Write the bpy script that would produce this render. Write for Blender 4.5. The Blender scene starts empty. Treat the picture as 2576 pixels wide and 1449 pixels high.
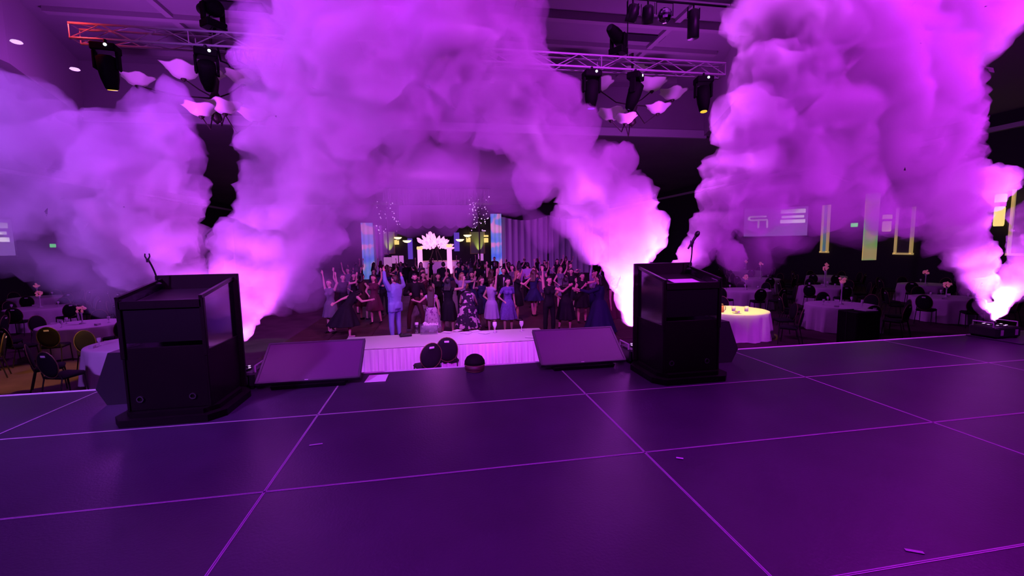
import bpy, bmesh, math, random
import numpy as np
from mathutils import Vector, Matrix, noise, Euler

scene = bpy.context.scene
COL = scene.collection
R = random.Random(7)

# ------------------------------------------------------------------ camera
IW, IH, FPX = 2576.0, 1449.0, 1094.0
EYE = Vector((0.0, 0.0, 2.72))            # eye of the camera over the hall floor (z = 0)
STAGE_Z = 1.27                            # top of the stage decks
CAM_AXES = np.array([[0.98480619, 0.03267328, -0.17055566],
                     [-0.17294106, 0.09543121, -0.98029805],
                     [-0.01575322, 0.99489966, 0.0996318]])
cam_data = bpy.data.cameras.new('camera')
cam = bpy.data.objects.new('camera', cam_data)
COL.objects.link(cam)
cam_data.sensor_fit = 'HORIZONTAL'
cam_data.sensor_width = 36.0
cam_data.lens = 36.0 * FPX / IW
cam_data.clip_start = 0.05
cam_data.clip_end = 300
m = Matrix([list(r) for r in CAM_AXES]).to_4x4()
m.translation = EYE
cam.matrix_world = m
scene.camera = cam

def ray(px, py):
    v = CAM_AXES @ np.array([(px - IW / 2) / FPX, -(py - IH / 2) / FPX, -1.0])
    return Vector(v)
def at_y(px, py, y):
    """The point of the hall plane y = const seen at a photo pixel."""
    r = ray(px, py)
    return EYE + r * ((y - EYE.y) / r.y)
def at_z(px, py, z):
    r = ray(px, py)
    return EYE + r * ((z - EYE.z) / r.z)
def px_size(p):
    """Metres per photo pixel at a point."""
    d = p - EYE
    c = CAM_AXES.T @ np.array(d)
    return -c[2] / FPX

# ------------------------------------------------------------------ world, exposure, big lights
scene.view_settings.view_transform = 'Standard'
scene.view_settings.look = 'None'
scene.view_settings.exposure = 0.0
scene.view_settings.gamma = 1.0
scene.view_settings.use_curve_mapping = False
cy = scene.cycles
cy.use_denoising = True
cy.use_light_tree = False
cy.adaptive_threshold = 0.06
cy.max_bounces = 3
cy.diffuse_bounces = 2
cy.glossy_bounces = 2
cy.transmission_bounces = 4
cy.volume_bounces = 1
cy.transparent_max_bounces = 64
cy.sample_clamp_indirect = 4.0
cy.caustics_reflective = False
cy.caustics_refractive = False

world = bpy.data.worlds.new('hall_air')
scene.world = world
world.use_nodes = True
bg = world.node_tree.nodes['Background']
bg.inputs[0].default_value = (0.34, 0.05, 0.75, 1)
bg.inputs[1].default_value = 0.012

def add_light(name, kind, loc, target, color, power, size=0.2, angle=60, blend=0.6):
    l = bpy.data.lights.new(name, kind)
    l.color = color
    l.energy = power
    if kind == 'SPOT':
        l.spot_size = math.radians(angle)
        l.spot_blend = blend
        l.shadow_soft_size = size
    elif kind == 'POINT':
        l.shadow_soft_size = size
    elif kind == 'AREA':
        l.shape = 'DISK'
        l.size = size
    o = bpy.data.objects.new(name, l)
    COL.objects.link(o)
    o.location = loc
    if target is not None:
        d = Vector(target) - Vector(loc)
        o.rotation_euler = d.to_track_quat('-Z', 'Y').to_euler()
    return o

PURPLE = (0.55, 0.030, 0.84)
VIOLET = (0.41, 0.11, 0.92)
PINK = (1.0, 0.22, 0.72)
# stage washes hung over the back of the stage, behind the camera
add_light('stage_wash', 'SPOT', (-7.5, -3.0, 8.0), (-3.9, 5.0, 4.3), VIOLET, 9800, 0.4, 52, 1.0)
add_light('stage_wash', 'SPOT', (0.0, -4.0, 8.0), (0.2, 5.0, 5.0), PURPLE, 12000, 0.4, 52, 1.0)
add_light('stage_wash', 'SPOT', (7.5, -3.0, 8.0), (5.6, 5.0, 4.8), PURPLE, 12000, 0.4, 52, 1.0)
add_light('stage_floor_wash', 'SPOT', (-1.4, 4.5, 8.6), (-0.6, 2.4, STAGE_Z), (0.38, 0.002, 0.95), 1550, 0.5, 110, 1.0)
add_light('stage_floor_wash', 'SPOT', (7.4, 4.0, 8.6), (5.6, 2.2, STAGE_Z), (0.62, 0.002, 0.90), 1800, 0.5, 90, 1.0)  # added spot in place of the right fog machine's glow on the floor
# beams from the truss onto the hall
add_light('dance_wash', 'SPOT', (0.3, 9.8, 6.7), (0.6, 15.5, 0.0), (0.98, 0.20, 0.60), 900, 0.3, 95, 1.0)
add_light('table_wash', 'SPOT', (0.2, 6.2, 7.6), (0.2, 9.2, 0.7), (1.0, 0.46, 0.80), 640, 0.12, 42, 0.8)
add_light('blue_beam', 'SPOT', (3.7, 9.9, 5.9), (1.0, 13.6, 0.8), (0.12, 0.03, 1.0), 500, 0.05, 24, 0.6)
add_light('yellow_beam', 'SPOT', (6.75, 9.6, 5.9), (8.35, 11.0, 0.76), (1.0, 0.74, 0.0), 2300, 0.05, 19, 0.3)
add_light('yellow_beam', 'SPOT', (-6.3, 9.9, 5.75), (-8.9, 10.9, 0.0), (1.0, 0.5, 0.04), 1300, 0.05, 26, 0.4)
add_light('green_beam', 'SPOT', (-4.0, 10.3, 5.9), (-5.0, 13.1, 0.0), (0.35, 1.0, 0.5), 300, 0.05, 16, 0.4)
add_light('red_glow', 'POINT', (-6.7, 9.75, 7.15), None, (1.0, 0.05, 0.06), 14, 0.05)
# added purple point lamps fill the hall, without fixtures of their own
add_light('hall_fill', 'POINT', (8.2, 15.0, 6.2), None, (0.56, 0.055, 0.86), 430, 0.6)
add_light('hall_fill', 'POINT', (-8.2, 15.0, 6.2), None, (0.50, 0.065, 0.86), 520, 0.6)
add_light('hall_fill', 'POINT', (0.0, 34.0, 5.8), None, (0.62, 0.08, 0.80), 600, 0.6)

# ------------------------------------------------------------------ helpers
def new_mat(name, color, rough=0.6, metal=0.0, spec=0.5, emit=None, emit_s=0.0, bump=None, mottle=None):
    """Principled material; mottle = (scale, amount) colour noise, bump = (scale, strength)."""
    mt = bpy.data.materials.new(name)
    mt.use_nodes = True
    nt = mt.node_tree
    b = nt.nodes['Principled BSDF']
    b.inputs['Base Color'].default_value = (*color, 1)
    b.inputs['Roughness'].default_value = rough
    b.inputs['Metallic'].default_value = metal
    b.inputs['Specular IOR Level'].default_value = spec
    if emit is not None:
        b.inputs['Emission Color'].default_value = (*emit, 1)
        b.inputs['Emission Strength'].default_value = emit_s
    if mottle or bump:
        tc = nt.nodes.new('ShaderNodeTexCoord')
    if mottle:
        n = nt.nodes.new('ShaderNodeTexNoise')
        n.inputs['Scale'].default_value = mottle[0]
        n.inputs['Detail'].default_value = 5
        nt.links.new(tc.outputs['Object'], n.inputs['Vector'])
        mx = nt.nodes.new('ShaderNodeMix')
        mx.data_type = 'RGBA'
        a = mottle[1]
        mx.inputs[6].default_value = (*[c * (1 - a) for c in color], 1)
        mx.inputs[7].default_value = (*[min(1, c * (1 + a)) for c in color], 1)
        nt.links.new(n.outputs['Fac'], mx.inputs[0])
        nt.links.new(mx.outputs[2], b.inputs['Base Color'])
    if bump:
        n2 = nt.nodes.new('ShaderNodeTexNoise')
        n2.inputs['Scale'].default_value = bump[0]
        nt.links.new(tc.outputs['Object'], n2.inputs['Vector'])
        bp = nt.nodes.new('ShaderNodeBump')
        bp.inputs['Strength'].default_value = bump[1]
        bp.inputs['Distance'].default_value = 0.01
        nt.links.new(n2.outputs['Fac'], bp.inputs['Height'])
        nt.links.new(bp.outputs['Normal'], b.inputs['Normal'])
    return mt

def mesh_obj(name, verts, faces, mat, parent=None, smooth=False):
    me = bpy.data.meshes.new(name)
    me.from_pydata([tuple(v) for v in verts], [], faces)
    me.update()
    if smooth:
        me.shade_smooth()
    if mat:
        me.materials.append(mat)
    o = bpy.data.objects.new(name, me)
    COL.objects.link(o)
    o.parent = parent
    return o

def tag(o, label=None, cat=None, group=None, kind=None):
    if label: o['label'] = label
    if cat: o['category'] = cat
    if group: o['group'] = group
    if kind: o['kind'] = kind
    return o

def empty(name, loc=(0, 0, 0), rz=0.0):
    o = bpy.data.objects.new(name, None)
    COL.objects.link(o)
    o.location = loc
    o.rotation_euler = (0, 0, rz)
    o.empty_display_size = 0.1
    return o

class MB:
    """Collects simple solids into one mesh."""
    def __init__(s):
        s.v, s.f = [], []
    def add(s, vs, fs):
        n = len(s.v)
        s.v += [tuple(v) for v in vs]
        s.f += [tuple(i + n for i in f) for f in fs]
        return s
    def box(s, c, d, rot=None, bev=0.0):
        x, y, z = d[0] / 2, d[1] / 2, d[2] / 2
        if bev > 0:
            b = min(bev, x * .9, y * .9, z * .9)
            vs, fs = [], []
            bm = bmesh.new()
            bmesh.ops.create_cube(bm, size=1)
            for v in bm.verts:
                v.co = Vector((v.co.x * d[0], v.co.y * d[1], v.co.z * d[2]))
            bmesh.ops.bevel(bm, geom=bm.edges[:], offset=b, segments=1, affect='EDGES')
            bm.verts.index_update()
            vs = [v.co.copy() for v in bm.verts]
            fs = [tuple(v.index for v in f.verts) for f in bm.faces]
            bm.free()
        else:
            vs = [Vector((i * x, j * y, k * z)) for k in (-1, 1) for j in (-1, 1) for i in (-1, 1)]
            fs = [(0, 2, 3, 1), (4, 5, 7, 6), (0, 1, 5, 4), (2, 6, 7, 3), (0, 4, 6, 2), (1, 3, 7, 5)]
        if rot is not None:
            M = rot if isinstance(rot, Matrix) else Euler(rot).to_matrix()
            vs = [M @ v for v in vs]
        c = Vector(c)
        return s.add([v + c for v in vs], fs)
    def tube(s, pts, r, n=8, cap=True):
        """Tube along points; r a number or one per point."""
        pts = [Vector(p) for p in pts]
        rs = [r] * len(pts) if not hasattr(r, '__len__') else r
        ref = None
        vs, fs = [], []
        for i, p in enumerate(pts):
            t = (pts[min(i + 1, len(pts) - 1)] - pts[max(i - 1, 0)]).normalized()
            if ref is None:
                ref = t.orthogonal().normalized()
            ref = (ref - t * ref.dot(t)).normalized()
            b = t.cross(ref)
            for k in range(n):
                a = 2 * math.pi * k / n
                vs.append(p + (ref * math.cos(a) + b * math.sin(a)) * rs[i])
        for i in range(len(pts) - 1):
            for k in range(n):
                a, b2 = i * n + k, i * n + (k + 1) % n
                fs.append((a, b2, b2 + n, a + n))
        if cap:
            fs.append(tuple(range(n - 1, -1, -1)))
            fs.append(tuple((len(pts) - 1) * n + k for k in range(n)))
        return s.add(vs, fs)
    def lathe(s, prof, n=16, c=(0, 0, 0), axis='Z', M=None, cap=True):
        vs, fs = [], []
        for (r, z) in prof:
            for k in range(n):
                a = 2 * math.pi * k / n
                v = Vector((r * math.cos(a), r * math.sin(a), z))
                if M is not None: v = M @ v
                vs.append(v + Vector(c))
        for i in range(len(prof) - 1):
            for k in range(n):
                a, b = i * n + k, i * n + (k + 1) % n
                fs.append((a, b, b + n, a + n))
        if cap:
            fs.append(tuple(range(n - 1, -1, -1)))
            fs.append(tuple((len(prof) - 1) * n + k for k in range(n)))
        return s.add(vs, fs)
    def prism(s, poly, h0, h1, M=None, c=(0, 0, 0)):
        """Polygon (x, y) extruded from h0 to h1 along z, then M and c."""
        n = len(poly)
        vs = [Vector((x, y, h)) for h in (h0, h1) for x, y in poly]
        if M is not None: vs = [M @ v for v in vs]
        fs = [tuple(range(n - 1, -1, -1)), tuple(range(n, 2 * n))]
        fs += [(i, (i + 1) % n, (i + 1) % n + n, i + n) for i in range(n)]
        return s.add([v + Vector(c) for v in vs], fs)
    def build(s, name, mat, parent=None, smooth=False):
        o = mesh_obj(name, s.v, s.f, mat, parent, smooth)
        return o

def copy_tree(o, parent=None):
    c = o.copy()
    COL.objects.link(c)
    if parent is not None:
        c.parent = parent
    for ch in list(o.children):
        copy_tree(ch, c)
    return c
ICO = {}
VOX, AMP = 0.06, 0.55
def ico(sub):
    if sub not in ICO:
        bm = bmesh.new()
        bmesh.ops.create_icosphere(bm, subdivisions=sub, radius=1)
        bm.verts.index_update()
        ICO[sub] = (np.array([v.co for v in bm.verts]), [tuple(v.index for v in f.verts) for f in bm.faces])
        bm.free()
    return ICO[sub]

WORKSHOP = bpy.data.scenes.new('workshop')      # empty scene in which meshes are fused
def remeshed(name, verts, faces, voxel, smooth=2):
    me = bpy.data.meshes.new(name)
    me.from_pydata(verts, [], faces)
    o = bpy.data.objects.new(name, me)
    WORKSHOP.collection.objects.link(o)
    md = o.modifiers.new('r', 'REMESH')
    md.mode = 'VOXEL'
    md.voxel_size = voxel
    if smooth:
        sm = o.modifiers.new('s', 'SMOOTH')
        sm.factor = 0.5
        sm.iterations = smooth
    vl = WORKSHOP.view_layers[0]
    vl.update()
    dg = vl.depsgraph
    out = bpy.data.meshes.new_from_object(o.evaluated_get(dg))
    out.name = name
    bpy.data.objects.remove(o)
    bpy.data.meshes.remove(me)
    return out

# ------------------------------------------------------------------ materials
M = {}
def mat(key, *a, **k):
    M[key] = new_mat(key, *a, **k)
    return M[key]
mat('deck', (0.045, 0.032, 0.060), 0.34, spec=0.5, mottle=(2.2, 0.35), bump=(60, 0.12))
mat('alu', (0.80, 0.78, 0.82), 0.4, metal=0.55)
mat('seam_alu', (0.55, 0.52, 0.58), 0.5, metal=0.2)
mat('lip', (0.75, 0.72, 0.78), 0.55)
mat('black_cloth', (0.008, 0.008, 0.010), 0.9, spec=0.15)
mat('carpet', (0.085, 0.045, 0.06), 0.95, spec=0.1, mottle=(1.4, 0.55))
mat('parquet', (0.075, 0.038, 0.032), 0.45, mottle=(3, 0.3))
mat('ceiling', (0.36, 0.31, 0.37), 0.9, mottle=(0.35, 0.25))
mat('soffit', (0.42, 0.36, 0.42), 0.85)
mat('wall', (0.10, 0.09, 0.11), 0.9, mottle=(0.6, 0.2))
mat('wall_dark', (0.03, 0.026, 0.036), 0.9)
mat('cornice', (0.62, 0.60, 0.66), 0.7)
mat('gold_trim', (0.75, 0.62, 0.30), 0.5)
mat('white_cloth', (0.74, 0.70, 0.76), 0.85, spec=0.2)
mat('skirt_cloth', (0.70, 0.66, 0.72), 0.8, spec=0.2)
mat('drape', (0.52, 0.50, 0.58), 0.85, spec=0.2)
mat('laminate', (0.007, 0.003, 0.005), 0.42, spec=0.15, mottle=(5, 0.3))
mat('black_plastic', (0.010, 0.010, 0.012), 0.42)
mat('black_matte', (0.005, 0.004, 0.005), 0.7, spec=0.12)
mat('black_metal', (0.02, 0.02, 0.022), 0.35, metal=0.6)
mat('screen_glass', (0.085, 0.03, 0.09), 0.3, spec=0.6)
mat('bezel', (0.05, 0.048, 0.055), 0.3, spec=0.6)
mat('paper', (0.82, 0.80, 0.84), 0.8)
mat('gold', (0.22, 0.16, 0.08), 0.5, metal=0.5)
mat('chair_pad', (0.010, 0.008, 0.012), 0.8, spec=0.25)
mat('chair_leg', (0.035, 0.028, 0.03), 0.4, metal=0.5)
mat('bowl_glass', (0.80, 0.68, 0.78), 0.55, emit=(0.9, 0.35, 0.75), emit_s=0.03)
mat('bronze', (0.045, 0.03, 0.03), 0.5, metal=0.5)
mat('led_white', (0.9, 0.95, 1), 0.3, emit=(0.75, 0.92, 1), emit_s=2.2)
mat('lens_yellow', (0.9, 0.7, 0.1), 0.3, emit=(1, 0.62, 0.05), emit_s=1.0)
mat('lens_violet', (0.3, 0.05, 0.9), 0.3, emit=(0.18, 0.02, 1), emit_s=1.3)
mat('lens_dark', (0.02, 0.02, 0.03), 0.1)
mat('exit_green', (0.1, 0.9, 0.2), 0.5, emit=(0.12, 0.85, 0.16), emit_s=0.9)
mat('lamp_amber', (0.9, 0.75, 0.4), 0.5, emit=(1, 0.72, 0.22), emit_s=0.95)
mat('lamp_cream', (0.95, 0.9, 0.7), 0.5, emit=(1, 0.86, 0.55), emit_s=1.4)
mat('pink_flower', (0.75, 0.25, 0.50), 0.7, emit=(1, 0.18, 0.42), emit_s=0.16)  # pink light on the flowers is put in as emission
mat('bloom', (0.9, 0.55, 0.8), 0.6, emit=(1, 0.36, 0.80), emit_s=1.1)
mat('glass_pale', (0.75, 0.72, 0.8), 0.12, spec=0.8)
mat('amber_drink', (0.55, 0.25, 0.06), 0.25)
mat('flame', (1, 0.8, 0.4), 0.5, emit=(1, 0.45, 0.3), emit_s=2.0)
mat('spark', (0.9, 0.8, 1), 0.2, emit=(0.9, 0.6, 1), emit_s=0.9)

for m_ in bpy.data.materials:
    m_.cycles.emission_sampling = 'NONE'

def smoked(name, tint, gloss):
    mt = bpy.data.materials.new(name); mt.use_nodes = True
    nt = mt.node_tree; nt.nodes.clear()
    out = nt.nodes.new('ShaderNodeOutputMaterial')
    mx = nt.nodes.new('ShaderNodeMixShader'); mx.inputs[0].default_value = gloss
    t = nt.nodes.new('ShaderNodeBsdfTransparent'); t.inputs[0].default_value = (*tint, 1)
    g = nt.nodes.new('ShaderNodeBsdfGlossy'); g.inputs['Roughness'].default_value = 0.12
    g.inputs['Color'].default_value = (0.8, 0.8, 0.85, 1)
    nt.links.new(t.outputs[0], mx.inputs[1]); nt.links.new(g.outputs[0], mx.inputs[2])
    nt.links.new(mx.outputs[0], out.inputs['Surface'])
    M[name] = mt
    return mt
smoked('acrylic', (0.50, 0.44, 0.54), 0.42)
smoked('clear_glass', (0.80, 0.78, 0.85), 0.25)

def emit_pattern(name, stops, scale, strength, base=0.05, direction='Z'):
    """Cloth or panel whose projected light is painted into colour and emission: soft blotches of several colours."""
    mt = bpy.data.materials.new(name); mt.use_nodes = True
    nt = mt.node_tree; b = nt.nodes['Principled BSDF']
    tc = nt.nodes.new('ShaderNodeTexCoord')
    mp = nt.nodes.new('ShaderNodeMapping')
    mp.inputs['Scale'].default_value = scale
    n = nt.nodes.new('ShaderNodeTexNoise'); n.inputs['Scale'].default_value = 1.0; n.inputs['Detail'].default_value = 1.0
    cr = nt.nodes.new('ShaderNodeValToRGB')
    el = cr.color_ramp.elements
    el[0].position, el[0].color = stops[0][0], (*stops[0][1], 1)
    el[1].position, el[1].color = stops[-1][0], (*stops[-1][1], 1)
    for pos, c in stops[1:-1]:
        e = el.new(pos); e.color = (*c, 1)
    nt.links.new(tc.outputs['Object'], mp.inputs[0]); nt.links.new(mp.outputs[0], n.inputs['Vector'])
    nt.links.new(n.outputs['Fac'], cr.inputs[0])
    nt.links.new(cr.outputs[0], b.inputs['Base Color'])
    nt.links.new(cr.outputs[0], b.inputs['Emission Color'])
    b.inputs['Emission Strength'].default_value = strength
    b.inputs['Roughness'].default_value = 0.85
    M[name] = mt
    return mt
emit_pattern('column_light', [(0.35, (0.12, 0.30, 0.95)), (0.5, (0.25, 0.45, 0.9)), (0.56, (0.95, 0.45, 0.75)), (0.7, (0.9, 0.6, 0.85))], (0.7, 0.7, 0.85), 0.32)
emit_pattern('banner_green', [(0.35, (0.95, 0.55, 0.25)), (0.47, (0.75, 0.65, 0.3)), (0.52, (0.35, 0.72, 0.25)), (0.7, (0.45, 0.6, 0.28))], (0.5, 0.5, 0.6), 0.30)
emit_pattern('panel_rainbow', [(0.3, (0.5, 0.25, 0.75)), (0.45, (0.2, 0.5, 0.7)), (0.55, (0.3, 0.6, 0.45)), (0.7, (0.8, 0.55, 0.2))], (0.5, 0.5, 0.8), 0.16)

# ------------------------------------------------------------------ the stage
def plane_box(name, x0, x1, y0, y1, z0, z1, m_, parent=None, bev=0.0):
    return MB().box(((x0 + x1) / 2, (y0 + y1) / 2, (z0 + z1) / 2), (x1 - x0, y1 - y0, z1 - z0), bev=bev).build(name, m_, parent)

stage = empty('stage', (0, 0, 0))
tag(stage, 'black stage of deck panels with bright aluminium seams', None, None, 'structure')
DX, DY, FRONT = 2.44, 1.21, 5.11
deck_me = trim_me = None
for i in range(-5, 5):
    for j in range(0, 6):
        x0 = -1.055 + DX * i
        y1 = FRONT - DY * j
        if deck_me is None:
            d = MB().box((0, 0, -0.05), (DX - 0.003, DY - 0.003, 0.10), bev=0.001).build('deck_panel', M['deck'], stage)
            deck_me = d.data
            t = MB()
            w = 0.006
            for s in (-1, 1):
                t.box((s * (DX / 2 - 0.0046), 0, -0.0008), (w, DY - 0.014, 0.005))
                t.box((0, s * (DY / 2 - 0.0046), -0.0008), (DX - 0.014, w, 0.005))
            t = t.build('edge_trim', M['seam_alu'], d)
            trim_me = t.data
        else:
            d = bpy.data.objects.new('deck_panel', deck_me); COL.objects.link(d); d.parent = stage
            t = bpy.data.objects.new('edge_trim', trim_me); COL.objects.link(t); t.parent = d
        d.location = (x0 + DX / 2, y1 - DY / 2, STAGE_Z)
plane_box('front_lip', -13.3, 11.1, FRONT, FRONT + 0.035, STAGE_Z - 0.06, STAGE_Z + 0.004, M['lip'], stage)
plane_box('stage_skirt', -13.3, 11.1, FRONT - 0.02, FRONT + 0.012, 0.0, STAGE_Z - 0.065, M['black_cloth'], stage)

# ------------------------------------------------------------------ the hall
FAR = 58.0
SIDE = 24.0
tag(plane_box('floor', -SIDE, SIDE, -8, FAR, -0.2, 0.0, M['carpet']), 'dark patterned ballroom carpet', None, None, 'structure')
dance = empty('floor_dance', (0, 0, 0))
tag(dance, 'dark reddish parquet dance floor in the middle of the hall', None, None, 'structure')
pm = None
for i in range(9):
    for j in range(14):
        if pm is None:
            p = MB().box((0, 0, 0.006), (1.19, 1.19, 0.014), bev=0.003).build('parquet_panel', M['parquet'], dance); pm = p.data
        else:
            p = bpy.data.objects.new('parquet_panel', pm); COL.objects.link(p); p.parent = dance
        p.location = (-4.4 + 0.6 + 1.2 * i, 11.4 + 0.6 + 1.2 * j, 0)
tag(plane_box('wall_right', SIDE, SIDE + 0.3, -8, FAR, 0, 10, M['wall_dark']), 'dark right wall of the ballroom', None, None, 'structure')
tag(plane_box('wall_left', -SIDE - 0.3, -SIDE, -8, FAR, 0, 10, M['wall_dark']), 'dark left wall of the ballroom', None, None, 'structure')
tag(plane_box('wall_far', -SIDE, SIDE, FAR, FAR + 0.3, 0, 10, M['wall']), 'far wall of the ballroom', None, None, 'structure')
# ceiling with a raised coffer over the front of the hall
ceil = empty('ceiling', (0, 0, 0))
tag(ceil, 'ballroom ceiling with raised coffer and ribs', None, None, 'structure')
CZ, SZ = 10.2, 8.0
plane_box('coffer_top', -14.5, 14.5, -8, 22, CZ, CZ + 0.2, M['ceiling'], ceil)
def soffit_poly(name, poly, h0, h1, m_):
    MB().prism(poly, h0, h1).build(name, m_, ceil)
soffit_poly('soffit_panel', [(-24, -8), (-11.6, -8), (-11.6, 15.0), (-13.6, 20.6), (-24, 20.6)], SZ, CZ, M['soffit'])
soffit_poly('soffit_panel', [(24, 20.8), (13.6, 20.8), (11.2, 15.0), (11.2, -8), (24, -8)], SZ, CZ, M['soffit'])
soffit_poly('soffit_panel', [(-24, 20.6), (24, 20.6), (24, FAR), (-24, FAR)], SZ, CZ, M['ceiling'])
for y, h in ((12.9, 0.16), (14.3, 0.26), (16.3, 0.16), (19.2, 0.2), (7.4, 0.2)):
    plane_box('ceiling_rib', -11.6, 11.2, y, y + 0.22, CZ - h, CZ, M['soffit'], ceil)
for x in (-8.2, -2.7, 2.7, 8.2):
    plane_box('ceiling_rib', x, x + 0.2, -8, 20.6, CZ - 0.12, CZ, M['soffit'], ceil)
for i, (x, y) in enumerate(((-6.5, 15.2), (-9.2, 11.0), (7.0, 15.4), (9.0, 11.6), (-4.6, 11.6), (4.8, 12.2))):   # air vents
    v = plane_box('ceiling_vent', x, x + 1.5, y, y + 0.5, CZ - 0.05, CZ - 0.004, M['wall_dark'], ceil)
for i, (px, py) in enumerate(((41, 103), (188, 172), (385, 177), (305, 229))):
    q = at_z(px, py, SZ if px < 200 else CZ)
    MB().lathe([(0.10, 0), (0.12, -0.03), (0.09, -0.05)], 12, c=(q.x, q.y, q.z)).build('recessed_lamp', M['spark'], ceil)
for s in (-1, 1):
    t = plane_box('trim_%d' % (1 if s < 0 else 2), s * SIDE - 0.22, s * SIDE + 0.22, 6, FAR, 7.22, 7.42, M['cornice'])
    tag(t, 'pale cornice along the %s wall under the ceiling' % ('left' if s < 0 else 'right'), None, None, 'structure')
t = plane_box('trim_3', -13.6, 13.6, 20.45, 20.62, SZ - 0.12, SZ + 0.25, M['cornice'])
tag(t, 'pale band along the far edge of the ceiling coffer', None, None, 'structure')
# ------------------------------------------------------------------ things on the stage
def make_lectern(x, y, label):
    t = empty('lectern', (x, y, STAGE_Z))
    tag(t, label, 'lectern', 'lecterns at the stage front')
    lam = M['laminate']
    # local: x right, y towards the audience; speaker side at y = -0.30
    b = MB()
    oct_ = [(-0.43, -0.28), (-0.33, -0.40), (0.33, -0.40), (0.43, -0.28), (0.43, 0.22), (0.33, 0.36), (-0.33, 0.36), (-0.43, 0.22)]
    b.prism(oct_, 0.0, 0.06)
    b.prism([(px * .84, py * .88) for px, py in oct_], 0.06, 0.10)
    b.build('base', lam, t)
    MB().box((0, 0.31, 0.645), (0.72, 0.035, 1.13), bev=0.006).build('front_panel', lam, t)
    MB().box((0, -0.28, 0.37), (0.60, 0.022, 0.54), bev=0.004).build('back_panel', lam, t)
    MB().box((0, 0.0, 0.62), (0.60, 0.54, 0.022), bev=0.004).build('shelf', lam, t)
    for s in (-1, 1):
        MB().box((s * 0.31, 0.0, 0.35), (0.022, 0.60, 0.50), bev=0.004).build('side_panel', lam, t)
        MB().box((s * 0.31, -0.29, 0.80), (0.035, 0.035, 0.50), bev=0.004).build('corner_post', lam, t)
        # sloping top rail
        MB().tube([(s * 0.31, -0.31, 1.055), (s * 0.31, 0.30, 1.165)], 0.020, 4).build('top_rail', lam, t)
        w = MB()
        w.prism([(-0.27, 0.60), (0.29, 0.60), (0.29, 1.15), (-0.27, 1.05)], -0.004, 0.004,
                M=Matrix(((0, 0, 1), (1, 0, 0), (0, 1, 0))), c=(s * 0.31, 0, 0))
        w.build('side_window', M['acrylic'], t)
    d = MB()
    sl = math.atan2(0.10, 0.56)
    d.box((0, 0.0, 1.02), (0.60, 0.56, 0.018), rot=(sl, 0, 0))
    d.build('reading_desk', lam, t)
    MB().box((0, -0.295, 1.0), (0.62, 0.025, 0.07), bev=0.004).build('desk_lip', lam, t)
    MB().box((0, -0.285, 0.83), (0.58, 0.012, 0.30)).build('upper_back_panel', M['black_matte'], t)
    for s in (-1, 1):
        g = MB()
        M2 = Matrix.Rotation(math.pi / 2, 3, 'X')
        g.lathe([(0.022, 0), (0.027, 0), (0.027, 0.012), (0.019, 0.012), (0.019, 0)], 16, c=(s * 0.20 - 0.02, -0.291, 0.20), M=M2, cap=False)
        g.build('cable_ring', M['bezel'], t)
    return t
LL = make_lectern(-2.27, 4.34, 'black lectern standing left of the two screens, its acrylic side glowing purple')
LR = make_lectern(2.59, 4.35, 'black lectern right of the screens with white paper on its desk')

def gooseneck(base, tip, label, empty_clip):
    t = empty('microphone_stand', base)
    tag(t, label, 'microphone stand', 'gooseneck stands on the lecterns')
    b, e = Vector((0, 0, 0)), Vector(tip) - Vector(base)
    MB().lathe([(0.03, 0), (0.03, 0.008), (0.012, 0.02)], 12).build('mount', M['black_metal'], t)
    pts = [b.lerp(e, k / 8) + Vector((0.012 * math.sin(k / 8 * 3.1), 0, 0)) for k in range(9)]
    MB().tube(pts, 0.0075, 8).build('gooseneck', M['black_metal'], t)
    c = MB()
    c.tube([e - Vector((0, 0, 0.035)), e], [0.012, 0.014], 8)
    for s in (-1, 1):
        c.tube([e + Vector((s * 0.010, 0, 0)), e + Vector((s * 0.020, 0, 0.02)), e + Vector((s * 0.017, 0, 0.045))], [0.007, 0.006, 0.005], 6)
    c.build('clip', M['black_plastic'], t)
    return t
gooseneck((-2.56, 4.56, 2.40), (-2.595, 4.5, 2.645), 'gooseneck stand with empty forked clip on the left lectern', True)
gooseneck((2.87, 4.58, 2.40), (2.875, 4.54, 2.69), 'thin gooseneck stand holding the microphone on the right lectern', False)
mc = empty('microphone', (2.86, 4.54, 2.69))
tag(mc, 'black handheld microphone in the clip over the right lectern', 'microphone')
ax = Vector((0.42, -0.12, 0.75)).normalized()
MB().tube([-ax * 0.06, ax * 0.02, ax * 0.10], [0.010, 0.013, 0.017], 10).build('handle', M['black_plastic'], mc)
MB().tube([ax * 0.10, ax * 0.115, ax * 0.14, ax * 0.16, ax * 0.17], [0.019, 0.026, 0.028, 0.020, 0.008], 12).build('grille', M['black_metal'], mc, True)

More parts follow.
